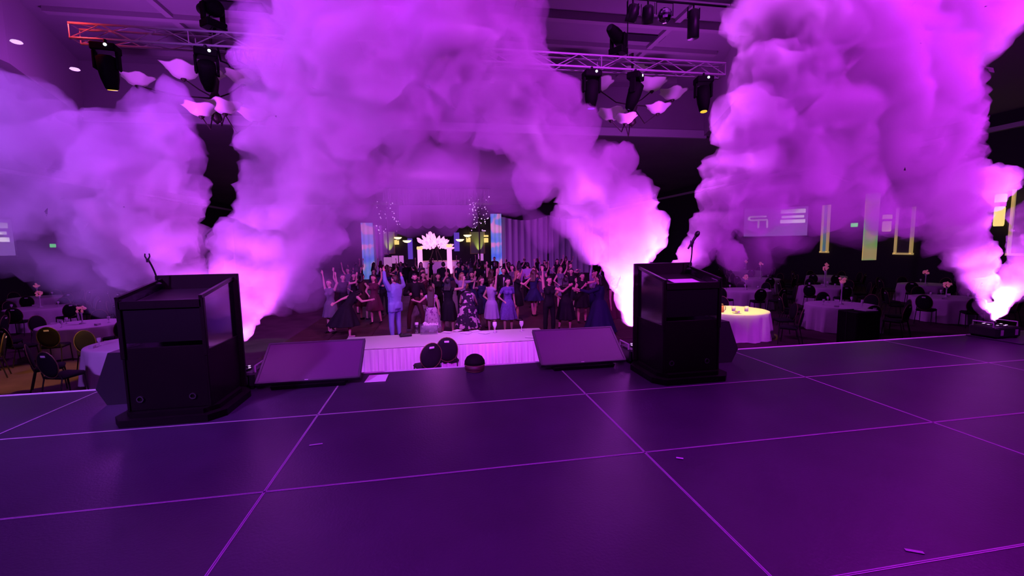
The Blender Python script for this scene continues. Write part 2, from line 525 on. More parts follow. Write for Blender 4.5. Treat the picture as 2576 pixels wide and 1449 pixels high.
pp = MB().box((0, 0, 0), (0.30, 0.21, 0.004)).build('paper_sheet', M['paper'])
pp.location = (2.63, 4.26, 2.294); pp.rotation_euler = (math.atan2(0.10, 0.56), 0, 0.03)
tag(pp, 'white sheet of paper lying on the right lectern desk', 'paper')
pp = MB().prism([(-0.115, -0.125), (0.105, -0.13), (0.11, 0.12), (-0.10, 0.125)], 0, 0.004).build('paper_sheet', M['paper'])
pp.location = (-0.68, 4.865, STAGE_Z + 0.004)
tag(pp, 'pale paper sheet on the stage floor beside the left screen', 'paper')
pp = MB().box((0, 0, 0.002), (0.045, 0.02, 0.003)).build('paper_scrap', M['paper'])
q = at_z(1710, 1154, STAGE_Z); pp.location = (q.x, q.y, STAGE_Z + 0.002); pp.rotation_euler.z = -0.5
tag(pp, 'tiny white scrap on the stage floor right of centre', 'scrap')
for px, py, lab, ln, rz in ((795, 1119, 'short tape strip on the stage floor below the left screen', 0.09, 0.1), (2300, 1388, 'faint tape strip on the stage floor at lower right', 0.07, -0.5)):
    q = at_z(px, py, STAGE_Z)
    pp = MB().box((0, 0, 0.001), (ln, 0.018, 0.002)).build('tape_strip', M['seam_alu'])
    pp.location = (q.x, q.y, STAGE_Z + 0.002); pp.rotation_euler.z = rz
    tag(pp, lab, 'tape')

def make_screen(xc, label):
    W_, H_, a = 1.03, 0.56, math.radians(35)
    t = empty('stage_screen', (xc, 4.7, STAGE_Z))
    tag(t, label, 'screen', 'flat screens tilted back at the stage edge')
    Rm = Matrix.Rotation(a, 3, 'X')
    o = Vector((0, 0.0, 0.075))
    def loc(x, v, n): return o + Rm @ Vector((x, v, n))
    MB().box(loc(0, H_ / 2, -0.022), (W_, H_, 0.036), rot=Rm, bev=0.006).build('back_case', M['black_plastic'], t)
    MB().box(loc(0, H_ / 2, -0.001), (W_ - 0.05, H_ - 0.05, 0.004), rot=Rm).build('display', M['screen_glass'], t)
    f = MB()
    for s in (-1, 1):
        f.box(loc(s * (W_ / 2 - 0.0125), H_ / 2, 0.0), (0.025, H_, 0.012), rot=Rm, bev=0.003)
    f.box(loc(0, 0.0125, 0.0), (W_, 0.025, 0.012), rot=Rm, bev=0.003)
    f.box(loc(0, H_ - 0.0125, 0.0), (W_, 0.025, 0.012), rot=Rm, bev=0.003)
    f.build('bezel', M['bezel'], t)
    MB().box(loc(-0.02, 0.012, 0.007), (0.035, 0.007, 0.002), rot=Rm).build('maker_badge', M['alu'], t)
    w = MB()
    w.prism([(0.0, 0.0), (0.50, 0.0), (0.50, 0.30), (0.36, 0.26), (0.04, 0.045), (-0.03, 0.045)], -0.36, 0.36, M=Matrix(((0, 0, 1), (1, 0, 0), (0, 1, 0))))
    w.build('wedge_stand', M['black_matte'], t)
    return t
make_screen(-1.345, 'flat screen tilted back on low stand next to the left lectern')
make_screen(1.655, 'flat screen tilted back on low stand next to the right lectern')

def make_wedge(x, y, rz, label):
    t = empty('floor_speaker', (x, y, STAGE_Z), rz)
    tag(t, label, 'speaker', 'wedge speakers beside the lecterns')
    prof = [(-0.24, 0), (0.24, 0), (0.32, 0.16), (0.19, 0.50), (0.02, 0.50), (-0.30, 0.14)]
    MB().prism(prof, -0.28, 0.28, M=Matrix(((1, 0, 0), (0, 0, 1), (0, 1, 0)))).build('cabinet', M['black_plastic'], t)
    g = MB(); a = math.atan2(0.36, 0.32)
    g.box((-0.145, 0, 0.325), (0.44, 0.50, 0.012), rot=(0, -a, 0)); g.build('grille', M['black_metal'], t)
    for s in (-1, 1):
        MB().box((0.262, s * 0.17, 0.335), (0.02, 0.1, 0.03), rot=(0, 0.36, 0), bev=0.004).build('handle', M['black_metal'], t)
    return t
make_wedge(3.22, 4.86, 0.0, 'black wedge speaker standing behind the right lectern')
make_wedge(-2.86, 4.86, math.pi, 'black wedge speaker half hidden left of the left lectern')

hat = empty('round_case', (0.405, 4.93, STAGE_Z))
tag(hat, 'small dark domed round case with gold rims sitting on stage edge', 'case')
MB().lathe([(0.09, 0.004), (0.112, 0.02), (0.118, 0.08)], 24).build('body', new_mat('case_red', (0.05, 0.012, 0.02), 0.5), hat, True)
MB().lathe([(0.119, 0.082), (0.116, 0.12), (0.09, 0.165), (0.05, 0.19), (0.005, 0.197)], 24).build('dome', M['black_matte'], hat, True)
for z, r in ((0.081, 0.119), (0.012, 0.104)):
    MB().lathe([(r, z - 0.004), (r + 0.004, z), (r, z + 0.004)], 24, cap=False).build('rim', M['gold'], hat)

HOT = (0.64, 0.085, 0.92)
def fog_machine(x, y, label, power, angle=75):
    t = empty('fog_machine', (x, y, STAGE_Z))
    tag(t, label, 'fog machine', 'fog machines along the stage edge')
    MB().box((0, 0, 0.10), (0.44, 0.34, 0.15), bev=0.02).build('case', M['black_plastic'], t)
    for i in range(4):
        MB().lathe([(0.02, 0), (0.02, 0.024)], 8, c=((-1) ** i * 0.18, (-1) ** (i // 2) * 0.13, 0.0)).build('foot', M['black_matte'], t)
    for s in (-1, 1):
        MB().box((s * 0.13, -0.172, 0.10), (0.05, 0.006, 0.08), bev=0.002).build('side_vent', M['alu'], t)
        MB().tube([(s * 0.215, -0.12, 0.17), (s * 0.215, -0.12, 0.235), (s * 0.215, 0.12, 0.235), (s * 0.215, 0.12, 0.17)], 0.010, 6).build('handle', M['alu'], t)
    MB().lathe([(0.13, 0.175), (0.13, 0.19), (0.10, 0.19), (0.10, 0.178)], 20, cap=False).build('led_ring', M['bezel'], t)
    for k in range(8):
        a = k * math.pi / 4
        MB().lathe([(0.014, 0.188), (0.014, 0.194)], 8, c=(0.115 * math.cos(a), 0.115 * math.sin(a), 0)).build('led', M['spark'], t)
    MB().lathe([(0.03, 0.17), (0.022, 0.215)], 10, cap=False).build('nozzle', M['black_metal'], t)
    add_light('fog_machine_light', 'SPOT', (x, y, STAGE_Z + 0.24), (x, y, STAGE_Z + 2), HOT, power, 0.05, angle, 0.5)
    return t
fog_machine(-2.10, 4.93, 'fog machine hidden behind the left lectern', 700)
fog_machine(2.46, 4.93, 'fog machine behind the right lectern', 4200)
fog_machine(7.95, 4.92, 'fog machine throwing a white-hot jet at the right stage edge', 4200)
pl = MB().box((0, 0, 0.008), (1.3, 0.62, 0.014), bev=0.003).build('floor_plate', M['deck'])
pl.location = (8.35, 4.78, STAGE_Z)
tag(pl, 'flat black plate under the fog machine at right stage edge', 'plate')
# ------------------------------------------------------------------ lighting truss and fixtures
TY, TZ = 10.2, 6.92                 # axis of the truss
truss = empty('lighting_truss', (0.2, TY, TZ))
tag(truss, 'long aluminium box truss hung across the hall over the dance floor', 'truss')
X0, X1, TH = -6.95, 6.95, 0.135
for sy in (-1, 1):
    for sz in (-1, 1):
        MB().tube([(X0, sy * TH, sz * TH), (X1, sy * TH, sz * TH)], 0.025, 8).build('chord', M['alu'], truss)
brace_me = {}
n_b = 26
step = (X1 - X0) / n_b
for k in range(n_b):
    for face in ('front', 'back', 'top', 'bottom'):
        up = (k % 2 == 0)
        key = (face, up)
        if key not in brace_me:
            a, b = (-TH, TH) if up else (TH, -TH)
            if face in ('front', 'back'):
                s = -1 if face == 'front' else 1
                p = [(0, s * TH, a), (step, s * TH, b)]
            else:
                s = 1 if face == 'top' else -1
                p = [(0, a, s * TH), (step, b, s * TH)]
            o = MB().tube(p, 0.011, 5).build('brace', M['alu'], truss)
            brace_me[key] = o.data
        else:
            o = bpy.data.objects.new('brace', brace_me[key]); COL.objects.link(o); o.parent = truss
        o.location = (X0 + k * step, 0, 0)
for x in (X0, X1, -4.9, 3.75):
    f = MB()
    for sy in (-1, 1): f.tube([(x, sy * TH, -TH), (x, sy * TH, TH)], 0.012, 5)
    for sz in (-1, 1): f.tube([(x, -TH, sz * TH), (x, TH, sz * TH)], 0.012, 5)
    f.build('end_frame', M['alu'], truss)
for x in (-4.55, 0.1, 4.45):
    MB().tube([(x, 0, TH), (x, 0.0, CZ - TZ)], 0.012, 6).build('hang_cable', M['black_metal'], truss)

def moving_head(loc, tilt, yaw, lens, label, up=False, scale=1.0, dot=True):
    t = empty('moving_light', loc, yaw)
    tag(t, label, 'stage light', 'moving-head stage lights')
    t.scale = (scale, scale, scale * (-1 if up else 1))
    MB().box((0, 0, -0.075), (0.40, 0.30, 0.15), bev=0.02).build('base_box', M['black_matte'], t)
    MB().tube([(0, 0, 0.0), (0, 0, 0.10)], 0.03, 8).build('clamp', M['black_metal'], t)
    for s in (-1, 1):
        MB().box((s * 0.185, 0, -0.30), (0.05, 0.14, 0.34), bev=0.015).build('yoke_arm', M['black_matte'], t)
    Rm = Matrix.Rotation(tilt, 3, 'X')
    c = Vector((0, 0, -0.40))
    h = MB().lathe([(0.09, 0.20), (0.155, 0.16), (0.16, -0.06), (0.145, -0.22), (0.105, -0.40), (0.085, -0.42)], 16, c=c, M=Rm).build('head', M['black_matte'], t, True)
    MB().lathe([(0.078, -0.418), (0.078, -0.430), (0.02, -0.434)], 16, c=c, M=Rm).build('lens', lens, h)
    if dot:
        MB().lathe([(0.028, 0), (0.028, 0.012), (0.01, 0.014)], 10, c=(0.06, -0.15, -0.05), M=Matrix.Rotation(math.pi / 2, 3, 'X')).build('status_lamp', M['led_white'], t)
    return t
hz = TZ - TH - 0.10
def hang(px, lens, label, tilt=0.0, yaw=0.0, dy=-0.15, **k):
    p = at_y(px, 150, TY)
    return moving_head((p.x, TY + dy, hz), tilt, yaw, lens, label, **k)
hang(282, M['lens_yellow'], 'moving light with yellow lens hanging near the left truss end', 0.25, 0.15)
hang(528, M['lens_dark'], 'moving light on the left truss half beside the fog column', 0.9, 0.4)
hang(1483, M['lens_violet'], 'moving light with violet lens at the middle right of the truss', 0.1, 0.0)
hang(1592, M['lens_dark'], 'moving light tilted aside, second from the right truss end', 0.35, 0.8)
hang(1762, M['lens_yellow'], 'moving light with yellow lens at the right truss end', -0.15, -0.2)
moving_head((-4.28, TY, TZ + TH + 0.10), 1.35, 0.9, M['lens_dark'], 'moving light standing on top of the left truss half', up=True, dot=False)
moving_head((4.42, TY, TZ + TH + 0.10), 1.3, 2.2, M['lens_dark'], 'moving light standing on top of the right truss half', up=True, dot=False, scale=0.95)
# cluster of dark cable and clamps under the left truss half
cab = MB()
for k in range(7):
    x = -4.2 + 0.16 * k
    cab.tube([(x, TY - 0.1, TZ - TH), (x + 0.05, TY - 0.12, TZ - TH - 0.28 - 0.1 * math.sin(k * 1.7)), (x + 0.22, TY - 0.1, TZ - TH - 0.34), (x + 0.3, TY - 0.1, TZ - TH)], 0.022, 6)
cab = cab.build('cable_bundle', M['black_matte'])
tag(cab, 'loops of black cable hanging under the left truss half', 'cable')

# lamp pipe higher up with four lanterns
pipe_y, pipe_z = 9.6, 8.10
pipe = empty('lamp_pipe', (5.5, pipe_y, pipe_z))
tag(pipe, 'thin black lamp pipe hanging above the right truss half', 'pipe')
MB().tube([(-2.2, 0, 0), (1.6, 0, 0)], 0.025, 8).build('bar', M['black_metal'], pipe)
for x in (-2.0, 1.4): MB().tube([(x, 0, 0), (x, 0, CZ - pipe_z - 0.01)], 0.01, 5).build('wire', M['black_metal'], pipe)
def par_can(px, label, tilt, yaw, ln=0.36):
    x = at_y(px, 30, pipe_y).x
    t = empty('par_lamp', (x, pipe_y, pipe_z), yaw)
    tag(t, label, 'stage light', 'lamps on the upper pipe')
    MB().tube([(0, 0, -0.02), (0, 0, -0.12)], 0.02, 6).build('clamp', M['black_metal'], t)
    Rm = Matrix.Rotation(tilt, 3, 'X'); c = (0, 0, -0.28)
    MB().lathe([(0.06, 0.16), (0.12, 0.12), (0.13, -0.02), (0.13, -ln + 0.16)], 14, c=c, M=Rm).build('can', M['black_plastic'], t, True)
    for s in (-1, 1): MB().box((s * 0.145, 0, -0.2), (0.012, 0.04, 0.24)).build('bracket', M['black_metal'], t)
    return t
par_can(1592, 'rounded black lamp, leftmost of the lamps on the upper pipe', 0.5, 0.2)
par_can(1630, 'rounded black lamp, second on the upper pipe', 0.6, -0.4)
par_can(1745, 'long black lamp pointing straight down at the right of the upper pipe', 0.0, 0.0, 0.62)
x = at_y(1672, 40, pipe_y).x
mb = empty('mirror_ball', (x, pipe_y, pipe_z - 0.30))
tag(mb, 'small mirror ball on a yoke between the lamps of upper pipe', 'mirror ball')
bm = bmesh.new(); bmesh.ops.create_uvsphere(bm, u_segments=16, v_segments=10, radius=0.16)
me = bpy.data.meshes.new('ball'); bm.to_mesh(me); bm.free(); me.materials.append(new_mat('mirror', (0.6, 0.5, 0.7), 0.08, metal=1.0))
o = bpy.data.objects.new('ball', me); COL.objects.link(o); o.parent = mb
MB().tube([(-0.2, 0, 0), (-0.2, 0, 0.27), (0.2, 0, 0.27), (0.2, 0, 0)], 0.012, 6).build('yoke', M['black_metal'], mb)

# ------------------------------------------------------------------ chandeliers of frilled glass bowls
def bowl_mesh(r, h, seed):
    rr = random.Random(seed); n = 28; vs, fs = [], []
    prof = [(0.12, 0.0), (0.35, 0.03), (0.55, 0.22), (0.70, 0.55), (0.92, 0.92), (1.0, 1.0), (0.95, 0.97), (0.66, 0.60), (0.5, 0.27), (0.1, 0.08)]
    ph = rr.random() * 6
    for (a, z) in prof:
        for k in range(n):
            t = 2 * math.pi * k / n
            w = 1 + 0.12 * a * a * math.sin(5 * t + ph)
            vs.append((r * a * w * math.cos(t), r * a * w * math.sin(t), h * (z + 0.10 * a * a * math.sin(5 * t + ph + 1))))
    for i in range(len(prof) - 1):
        for k in range(n):
            p, q = i * n + k, i * n + (k + 1) % n
            fs.append((p, q, q + n, p + n))
    fs.append(tuple(range(n - 1, -1, -1))); fs.append(tuple((len(prof) - 1) * n + k for k in range(n)))
    return vs, fs
def chandelier(center, bowls, label, seed):
    t = empty('chandelier', center)
    tag(t, label, 'chandelier', 'chandeliers of frilled glass bowls')
    c = Vector(center)
    MB().tube([(0, 0, -1.0), (0, 0, CZ - c.z)], 0.05, 8).build('stem', M['bronze'], t)
    MB().lathe([(0.02, -1.15), (0.18, -1.0), (0.10, -0.7), (0.22, -0.4), (0.10, -0.1), (0.16, 0.3), (0.05, 0.6)], 14).build('hub', M['bronze'], t, True)
    for i, (px, py, y, r) in enumerate(bowls):
        q = at_y(px, py, y) - c
        v, f = bowl_mesh(r * 1.08, r * 0.68, seed + i)
        b = mesh_obj('glass_bowl', v, f, M['bowl_glass'], t, True)
        b.location = q - Vector((0, 0, r * 0.45))
        e = Vector((q.x, q.y, q.z - r * 0.45))
        MB().tube([(0, 0, -0.3), Vector((e.x * 0.5, e.y * 0.5, e.z - 0.35)), e], 0.022, 6).build('arm', M['bronze'], b if False else t)
        MB().lathe([(0.03, -0.10), (0.09, -0.03), (0.06, 0.02)], 10, c=tuple(e)).build('bowl_cap', M['bronze'], t)
    return t
c = at_y(1590, 245, 17.0)
chandelier(tuple(c), [(1508, 212, 16.6, .50), (1640, 212, 17.0, .56), (1692, 236, 17.2, .50), (1655, 272, 16.6, .44), (1537, 287, 16.4, .50), (1573, 298, 16.0, .42), (1600, 178, 17.8, .42)],
           'chandelier of frilled glass bowls behind the right truss half', 3)
c = at_y(540, 225, 17.0)
chandelier(tuple(c), [(460, 178, 17.0, .56), (345, 200, 17.4, .44), (610, 196, 17.2, .50), (505, 275, 16.4, .48), (565, 268, 16.6, .50), (640, 290, 16.4, .45), (530, 190, 17.8, .42)],
           'chandelier of frilled glass bowls behind the left truss half', 21)

# ------------------------------------------------------------------ chairs
def ellipse_pad(w, h, th, n=24):
    """Upright oval pad, x across, z up, thickness along y."""
    vs, fs = [], []
    rings = [(0.0, 1.0), (0.55, 1.0), (0.88, 0.72), (1.0, 0.0), (0.88, -0.72), (0.55, -1.0), (0.0, -1.0)]
    idx = []
    for (r, y) in rings:
        if r == 0:
            idx.append([len(vs)]); vs.append((0, y * th / 2, 0))
        else:
            row = []
            for k in range(n):
                a = 2 * math.pi * k / n
                row.append(len(vs)); vs.append((r * w / 2 * math.cos(a), y * th / 2, r * h / 2 * math.sin(a)))
            idx.append(row)
    for i in range(len(rings) - 1):
        A, B = idx[i], idx[i + 1]
        for k in range(n):
            k2 = (k + 1) % n
            if len(A) == 1: fs.append((A[0], B[k], B[k2]))
            elif len(B) == 1: fs.append((A[k], B[0], A[k2]))
            else: fs.append((A[k], B[k], B[k2], A[k2]))
    return vs, fs
def make_chair():
    t = empty('banquet_chair')
    tag(t, 'x', 'chair')
    s = MB(); s.box((0, 0.02, 0.45), (0.43, 0.42, 0.08), bev=0.035); s.build('seat', M['chair_pad'], t, True)
    bz, by, tilt = 0.70, -0.235, math.radians(10)
    v, f = ellipse_pad(0.40, 0.50, 0.055)
    Rm = Matrix.Rotation(tilt, 3, 'X')
    vv = [Rm @ Vector(q) + Vector((0, by, bz)) for q in v]
    back = mesh_obj('backrest', vv, f, M['chair_pad'], t, True)
    ring = [Rm @ Vector((0.205 * math.cos(a), 0, 0.255 * math.sin(a))) + Vector((0, by, bz)) for a in [2 * math.pi * k / 24 for k in range(25)]]
    MB().tube(ring, 0.009, 6, False).build('back_frame', M['gold'], t)
    hp = MB(); hp.box((0, 0, 0), (0.095, 0.012, 0.04), bev=0.006)
    h = mesh_obj('handle_slot', [Rm @ (Vector(q) + Vector((0, -0.030, 0.175))) + Vector((0, by, bz)) for q in hp.v], hp.f, M['paper'], back)
    for sx in (-1, 1):
        MB().tube([(sx * 0.19, 0.20, 0.43), (sx * 0.20, 0.23, 0.0)], 0.012, 6).build('leg', M['chair_leg'], t)
        MB().tube([(sx * 0.17, -0.215, 0.55), (sx * 0.185, -0.18, 0.42), (sx * 0.20, -0.27, 0.0)], 0.012, 6).build('leg', M['chair_leg'], t)
    return t
CHAIR = make_chair()
chair_used = [False]
def place_chair(x, y, rz, label, group=None):
    """rz = 0: the sitter looks towards +y (down the hall), the back is to the stage."""
    if chair_used[0]: c = copy_tree(CHAIR)
    else: c = CHAIR; chair_used[0] = True
    c.location = (x, y, 0); c.rotation_euler = (0, 0, rz)
    c['label'] = label; c['category'] = 'chair'
    if group: c['group'] = group
    elif 'group' in c: del c['group']
    return c

# ------------------------------------------------------------------ round tables with cloths
def cloth_mesh(r, h, seed, n=96, over=0.06):
    rr = random.Random(seed); ph = rr.random() * 6; folds = rr.choice((11, 12, 13))
    vs, fs = [(0, 0, h)], []
    prof = [(0.5, 0.0), (0.92, 0.0), (0.985, -0.008), (1.0, -0.03), (1.005, -0.12), (1.02, -0.35), (1.04, -0.6), (1.06, -h + 0.012)]
    for i, (a, dz) in enumerate(prof):
        amt = 0 if i < 3 else min(1.0, -dz / 0.5)
        for k in range(n):
            t = 2 * math.pi * k / n
            w = 1 + amt * (0.055 * math.sin(folds * t + ph) + 0.025 * math.sin(2.3 * folds * t + 2 * ph))
            vs.append((r * a * w * math.cos(t), r * a * w * math.sin(t), h + dz))
    for k in range(n): fs.append((0, 1 + k, 1 + (k + 1) % n))
    for i in range(len(prof) - 1):
        for k in range(n):
            p, q = 1 + i * n + k, 1 + i * n + (k + 1) % n
            fs.append((p, p + n, q + n, q))
    return vs, fs
CLOTHS = [cloth_mesh(0.915, 0.76, s) for s in (4, 9)]
CLOTH_ME = []
for i, (v, f) in enumerate(CLOTHS):
    me = bpy.data.meshes.new('tablecloth'); me.from_pydata(v, [], f); me.shade_smooth(); me.materials.append(M['white_cloth']); CLOTH_ME.append(me)
def blossom_ball(r, n, seed, petal=0.35):
    rr = random.Random(seed); V, F = ico(1); vs, fs = [], []
    for _ in range(n):
        d = Vector((rr.gauss(0, 1), rr.gauss(0, 1), rr.gauss(0, 1))).normalized() * r * (0.55 + 0.45 * rr.random())
        k = len(vs); s = r * petal * (0.7 + 0.6 * rr.random())
        vs += [tuple(Vector(q) * s + d) for q in V]
        fs += [tuple(i + k for i in f) for f in F]
    return vs, fs
def centrepiece(x, y, z, h, r, label, group, mat_=None):
    t = empty('centrepiece', (x, y, z)); tag(t, label, 'centrepiece', group)
    MB().lathe([(0.07, 0), (0.075, 0.012), (0.018, 0.04), (0.016, h * 0.5), (0.02, h * 0.7), (0.055, h - r * 0.9)], 12).build('vase', M['glass_pale'], t, True)
    v, f = blossom_ball(r, 16, int(x * 7 + y))
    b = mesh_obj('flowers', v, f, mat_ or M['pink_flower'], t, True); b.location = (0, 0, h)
    return t
GLASS_PROF = [(0.032, 0), (0.033, 0.004), (0.006, 0.010), (0.005, 0.07), (0.022, 0.09), (0.036, 0.125), (0.034, 0.17), (0.032, 0.17), (0.033, 0.125), (0.01, 0.085)]
GLASS_ME = [None]
def wine_glass(x, y, z, label, group, s=1.0):
    if GLASS_ME[0] is None:
        o = MB().lathe(GLASS_PROF, 12).build('wine_glass', M['glass_pale'], None, True); GLASS_ME[0] = o.data
    else:
        o = bpy.data.objects.new('wine_glass', GLASS_ME[0]); COL.objects.link(o)
    o.location = (x, y, z); o.scale = (s, s, s)
    tag(o, label, 'glass', group)
    return o
def plate(x, y, z, label, group):
    o = MB().lathe([(0.07, 0.002), (0.12, 0.016), (0.118, 0.02), (0.07, 0.008)], 18).build('plate', M['paper'], None, True)
    o.location = (x, y, z); tag(o, label, 'plate', group); return o
def napkin(x, y, z, rz, label, group):
    o = MB().prism([(-0.06, -0.05), (0.06, -0.04), (0.0, 0.07)], 0, 0.05).build('napkin', M['white_cloth']); o.location = (x, y, z); o.rotation_euler.z = rz
    tag(o, label, 'napkin', group); return o

def round_table(x, y, what, seats, flowers=None, n_glass=3, gap=None, seed=0):
    rr = random.Random(seed * 13 + 5)
    t = empty('banquet_table', (x, y, 0)); tag(t, 'round table under a floor-length pale cloth, ' + what, 'table', 'round banquet tables')
    c = bpy.data.objects.new('tablecloth', CLOTH_ME[seed % 2]); COL.objects.link(c); c.parent = t; c.rotation_euler.z = rr.random() * 6
    MB().lathe([(0.88, 0.70), (0.88, 0.725)], 24).build('table_top', M['bronze'], t)
    MB().lathe([(0.3, 0), (0.05, 0.05), (0.05, 0.70)], 10).build('pedestal', M['bronze'], t)
    for a in seats:
        r = 1.34 + rr.uniform(-0.02, 0.14)
        aa = math.radians(a + rr.uniform(-7, 7))
        cx, cy2 = x + r * math.cos(aa), y + r * math.sin(aa)
        sec = ('right', 'far right', 'far', 'far left', 'left', 'near left', 'near', 'near right')[int(((a % 360) + 2.5) // 45)]
        place_chair(cx, cy2, math.atan2(y - cy2, x - cx) - math.pi / 2 + rr.uniform(-0.15, 0.15),
                    'oval-back chair, %s side, at the table %s' % (sec, what), 'black chairs at the table ' + what)
    if flowers:
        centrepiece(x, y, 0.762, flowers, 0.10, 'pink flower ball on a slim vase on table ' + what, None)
    spots = []
    for k in range(n_glass):
        a = k * 6.28 / max(1, n_glass) + rr.random() * 1.0; q = 0.45 + 0.25 * rr.random()
        spots.append((x + q * math.cos(a), y + q * math.sin(a)))
    names = {1: ('lone',), 2: ('left', 'right'), 3: ('left', 'middle', 'right'), 5: ('leftmost', 'second', 'middle', 'fourth', 'rightmost')}
    for k, (gx, gy2) in enumerate(sorted(spots)):
        wine_glass(gx, gy2, 0.762, '%s wine glass on the round table %s' % (names[n_glass][k], what), 'glasses on the table ' + what)
    if n_glass > 1:
        for k in range(2):
            a = math.pi * (1 - k) + rr.uniform(-0.9, 0.9)
            napkin(x + 0.75 * math.cos(a), y + 0.75 * math.sin(a), 0.762, a, '%s napkin on the round table %s' % (('left', 'right')[k], what), 'napkins on the table ' + what)
    return t
ALL8 = [20, 65, 110, 155, 200, 245, 290, 335]
round_table(8.35, 11.05, 'lit yellow beside the right lectern', [-10, 65, 120, 210, -65], None, 0, seed=1)
round_table(12.05, 11.15, 'behind the black equipment case', [-110, -65, 20, 65, 110, 155, -25], 0.72, 5, seed=2)
round_table(12.3, 15.6, 'behind the yellow-lit table', ALL8, 0.5, 3, seed=3)
round_table(16.0, 15.6, 'under the green banner', ALL8, 0.75, 3, seed=4)
round_table(16.6, 11.6, 'left of the right fog machine', ALL8, 0.4, 3, seed=5)
round_table(20.6, 15.2, 'at the right wall lantern', ALL8, 0.5, 1, seed=6)
round_table(16.6, 20.0, 'third row behind the green banner', ALL8, 0.75, 1, seed=7)
round_table(20.8, 20.2, 'third row at the right wall', ALL8, 0.6, 1, seed=8)
round_table(12.4, 20.2, 'third row behind the microphone', ALL8, 0.5, 1, seed=9)
round_table(15.0, 25.0, 'below the right projection screen', ALL8, 0.6, 1, seed=10)
round_table(20.0, 25.4, 'fourth row at the right wall', ALL8, 0.6, 1, seed=11)
round_table(-6.35, 10.5, 'partly hidden by the left lectern', [-150, -110, -65, 155], None, 2, seed=12)
round_table(-9.5, 13.5, 'in the fog left of the lectern', ALL8, 0.4, 3, seed=13)
round_table(-10.9, 10.4, 'in the lower left corner', [-65, -25, 20, 65, 110, 155], None, 2, seed=14)
round_table(-13.6, 13.9, 'at the left picture edge', ALL8, 0.4, 2, seed=15)
round_table(-13.9, 18.0, 'second row in the left fog', ALL8, 0.5, 2, seed=16)
round_table(-9.9, 17.9, 'second row behind the left lectern', ALL8, 0.5, 1, seed=17)
round_table(-17.2, 22.2, 'third row at the left', ALL8, 0.5, 1, seed=18)
round_table(-12.6, 22.4, 'third row left of the dancers', ALL8, 0.5, 1, seed=19)
# the things on the yellow-lit table
bt = empty('drink_jug', (7.75, 10.75, 0.762)); tag(bt, 'amber drink jug on the yellow-lit table by the right lectern', 'jug')
MB().lathe([(0.055, 0), (0.065, 0.02), (0.06, 0.16), (0.045, 0.19)], 14).build('body', M['amber_drink'], bt, True)
MB().lathe([(0.046, 0.19), (0.05, 0.225), (0.02, 0.24)], 14).build('lid', M['gold'], bt, True)
MB().tube([(0.06, 0, 0.17), (0.12, 0, 0.16), (0.12, 0, 0.06), (0.062, 0, 0.04)], 0.008, 6).build('handle', M['gold'], bt)
for i, (gx, gy2) in enumerate(((8.2, 10.85), (8.5, 10.72))):
    g = MB().lathe([(0.03, 0), (0.038, 0.09), (0.036, 0.09), (0.028, 0.006)], 14).build('tumbler', M['glass_pale'], None, True)
    g.location = (gx, gy2, 0.762); g.scale = (1.5, 1.5, 1.5)
    tag(g, ('left' if i == 0 else 'right') + ' one of two tumblers on the yellow-lit table', 'glass', 'tumblers on the yellow-lit table')
plate(8.05, 10.5, 0.762, 'plate with crumpled napkin on the yellow-lit table', None)
napkin(8.05, 10.5, 0.776, 0.4, 'crumpled napkin on the plate of the yellow-lit table', None)

# black road case in front of the pink-flower table
rc = empty('equipment_case', (9.75, 8.55, 0)); tag(rc, 'tall black equipment case standing in front of the pink-flower table', 'case')
MB().box((0, 0, 0.55), (0.66, 0.5, 1.0), bev=0.02).build('body', M['black_matte'], rc)
MB().box((0.13, -0.05, 1.062), (0.34, 0.3, 0.025), bev=0.006).build('top_tray', M['seam_alu'], rc)
for i in range(4): MB().lathe([(0.03, 0), (0.03, 0.05)], 8, c=((-1) ** i * 0.27, (-1) ** (i // 2) * 0.19, 0)).build('caster', M['black_metal'], rc)
for s in (-1, 1): MB().box((s * 0.332, 0, 0.55), (0.012, 0.02, 1.0)).build('corner_edge', M['black_metal'], rc)

# ------------------------------------------------------------------ head table in front of the stage
ht = empty('head_table', (0.2, 9.2, 0)); tag(ht, 'long table with pleated white skirt in front of the stage', 'table')
tw, td, th_ = 4.25, 1.25, 0.76
MB().box((0, 0, 0.735), (tw - 0.02, td - 0.02, 0.03)).build('table_top', M['bronze'], ht)
for sx in (-1, 1):
    for sy in (-1, 1): MB().tube([(sx * (tw / 2 - 0.2), sy * (td / 2 - 0.15), 0), (sx * (tw / 2 - 0.2), sy * (td / 2 - 0.15), 0.72)], 0.02, 6).build('leg', M['black_metal'], ht)
nx, ny = 60, 16; vs, fs = [], []
for j in range(ny + 1):
    for i in range(nx + 1):
        u, v = i / nx, j / ny
        px_, py_ = (u - 0.5) * (tw + 0.02), (v - 0.5) * (td + 0.02)
        vs.append((px_, py_, 0.757 + 0.006 * noise.noise(Vector((px_ * 2, py_ * 3, 1)))))
for j in range(ny):
    for i in range(nx):
        a = j * (nx + 1) + i; fs.append((a, a + 1, a + nx + 2, a + nx + 1))
o = mesh_obj('tablecloth', vs, fs, M['white_cloth'], ht, True)
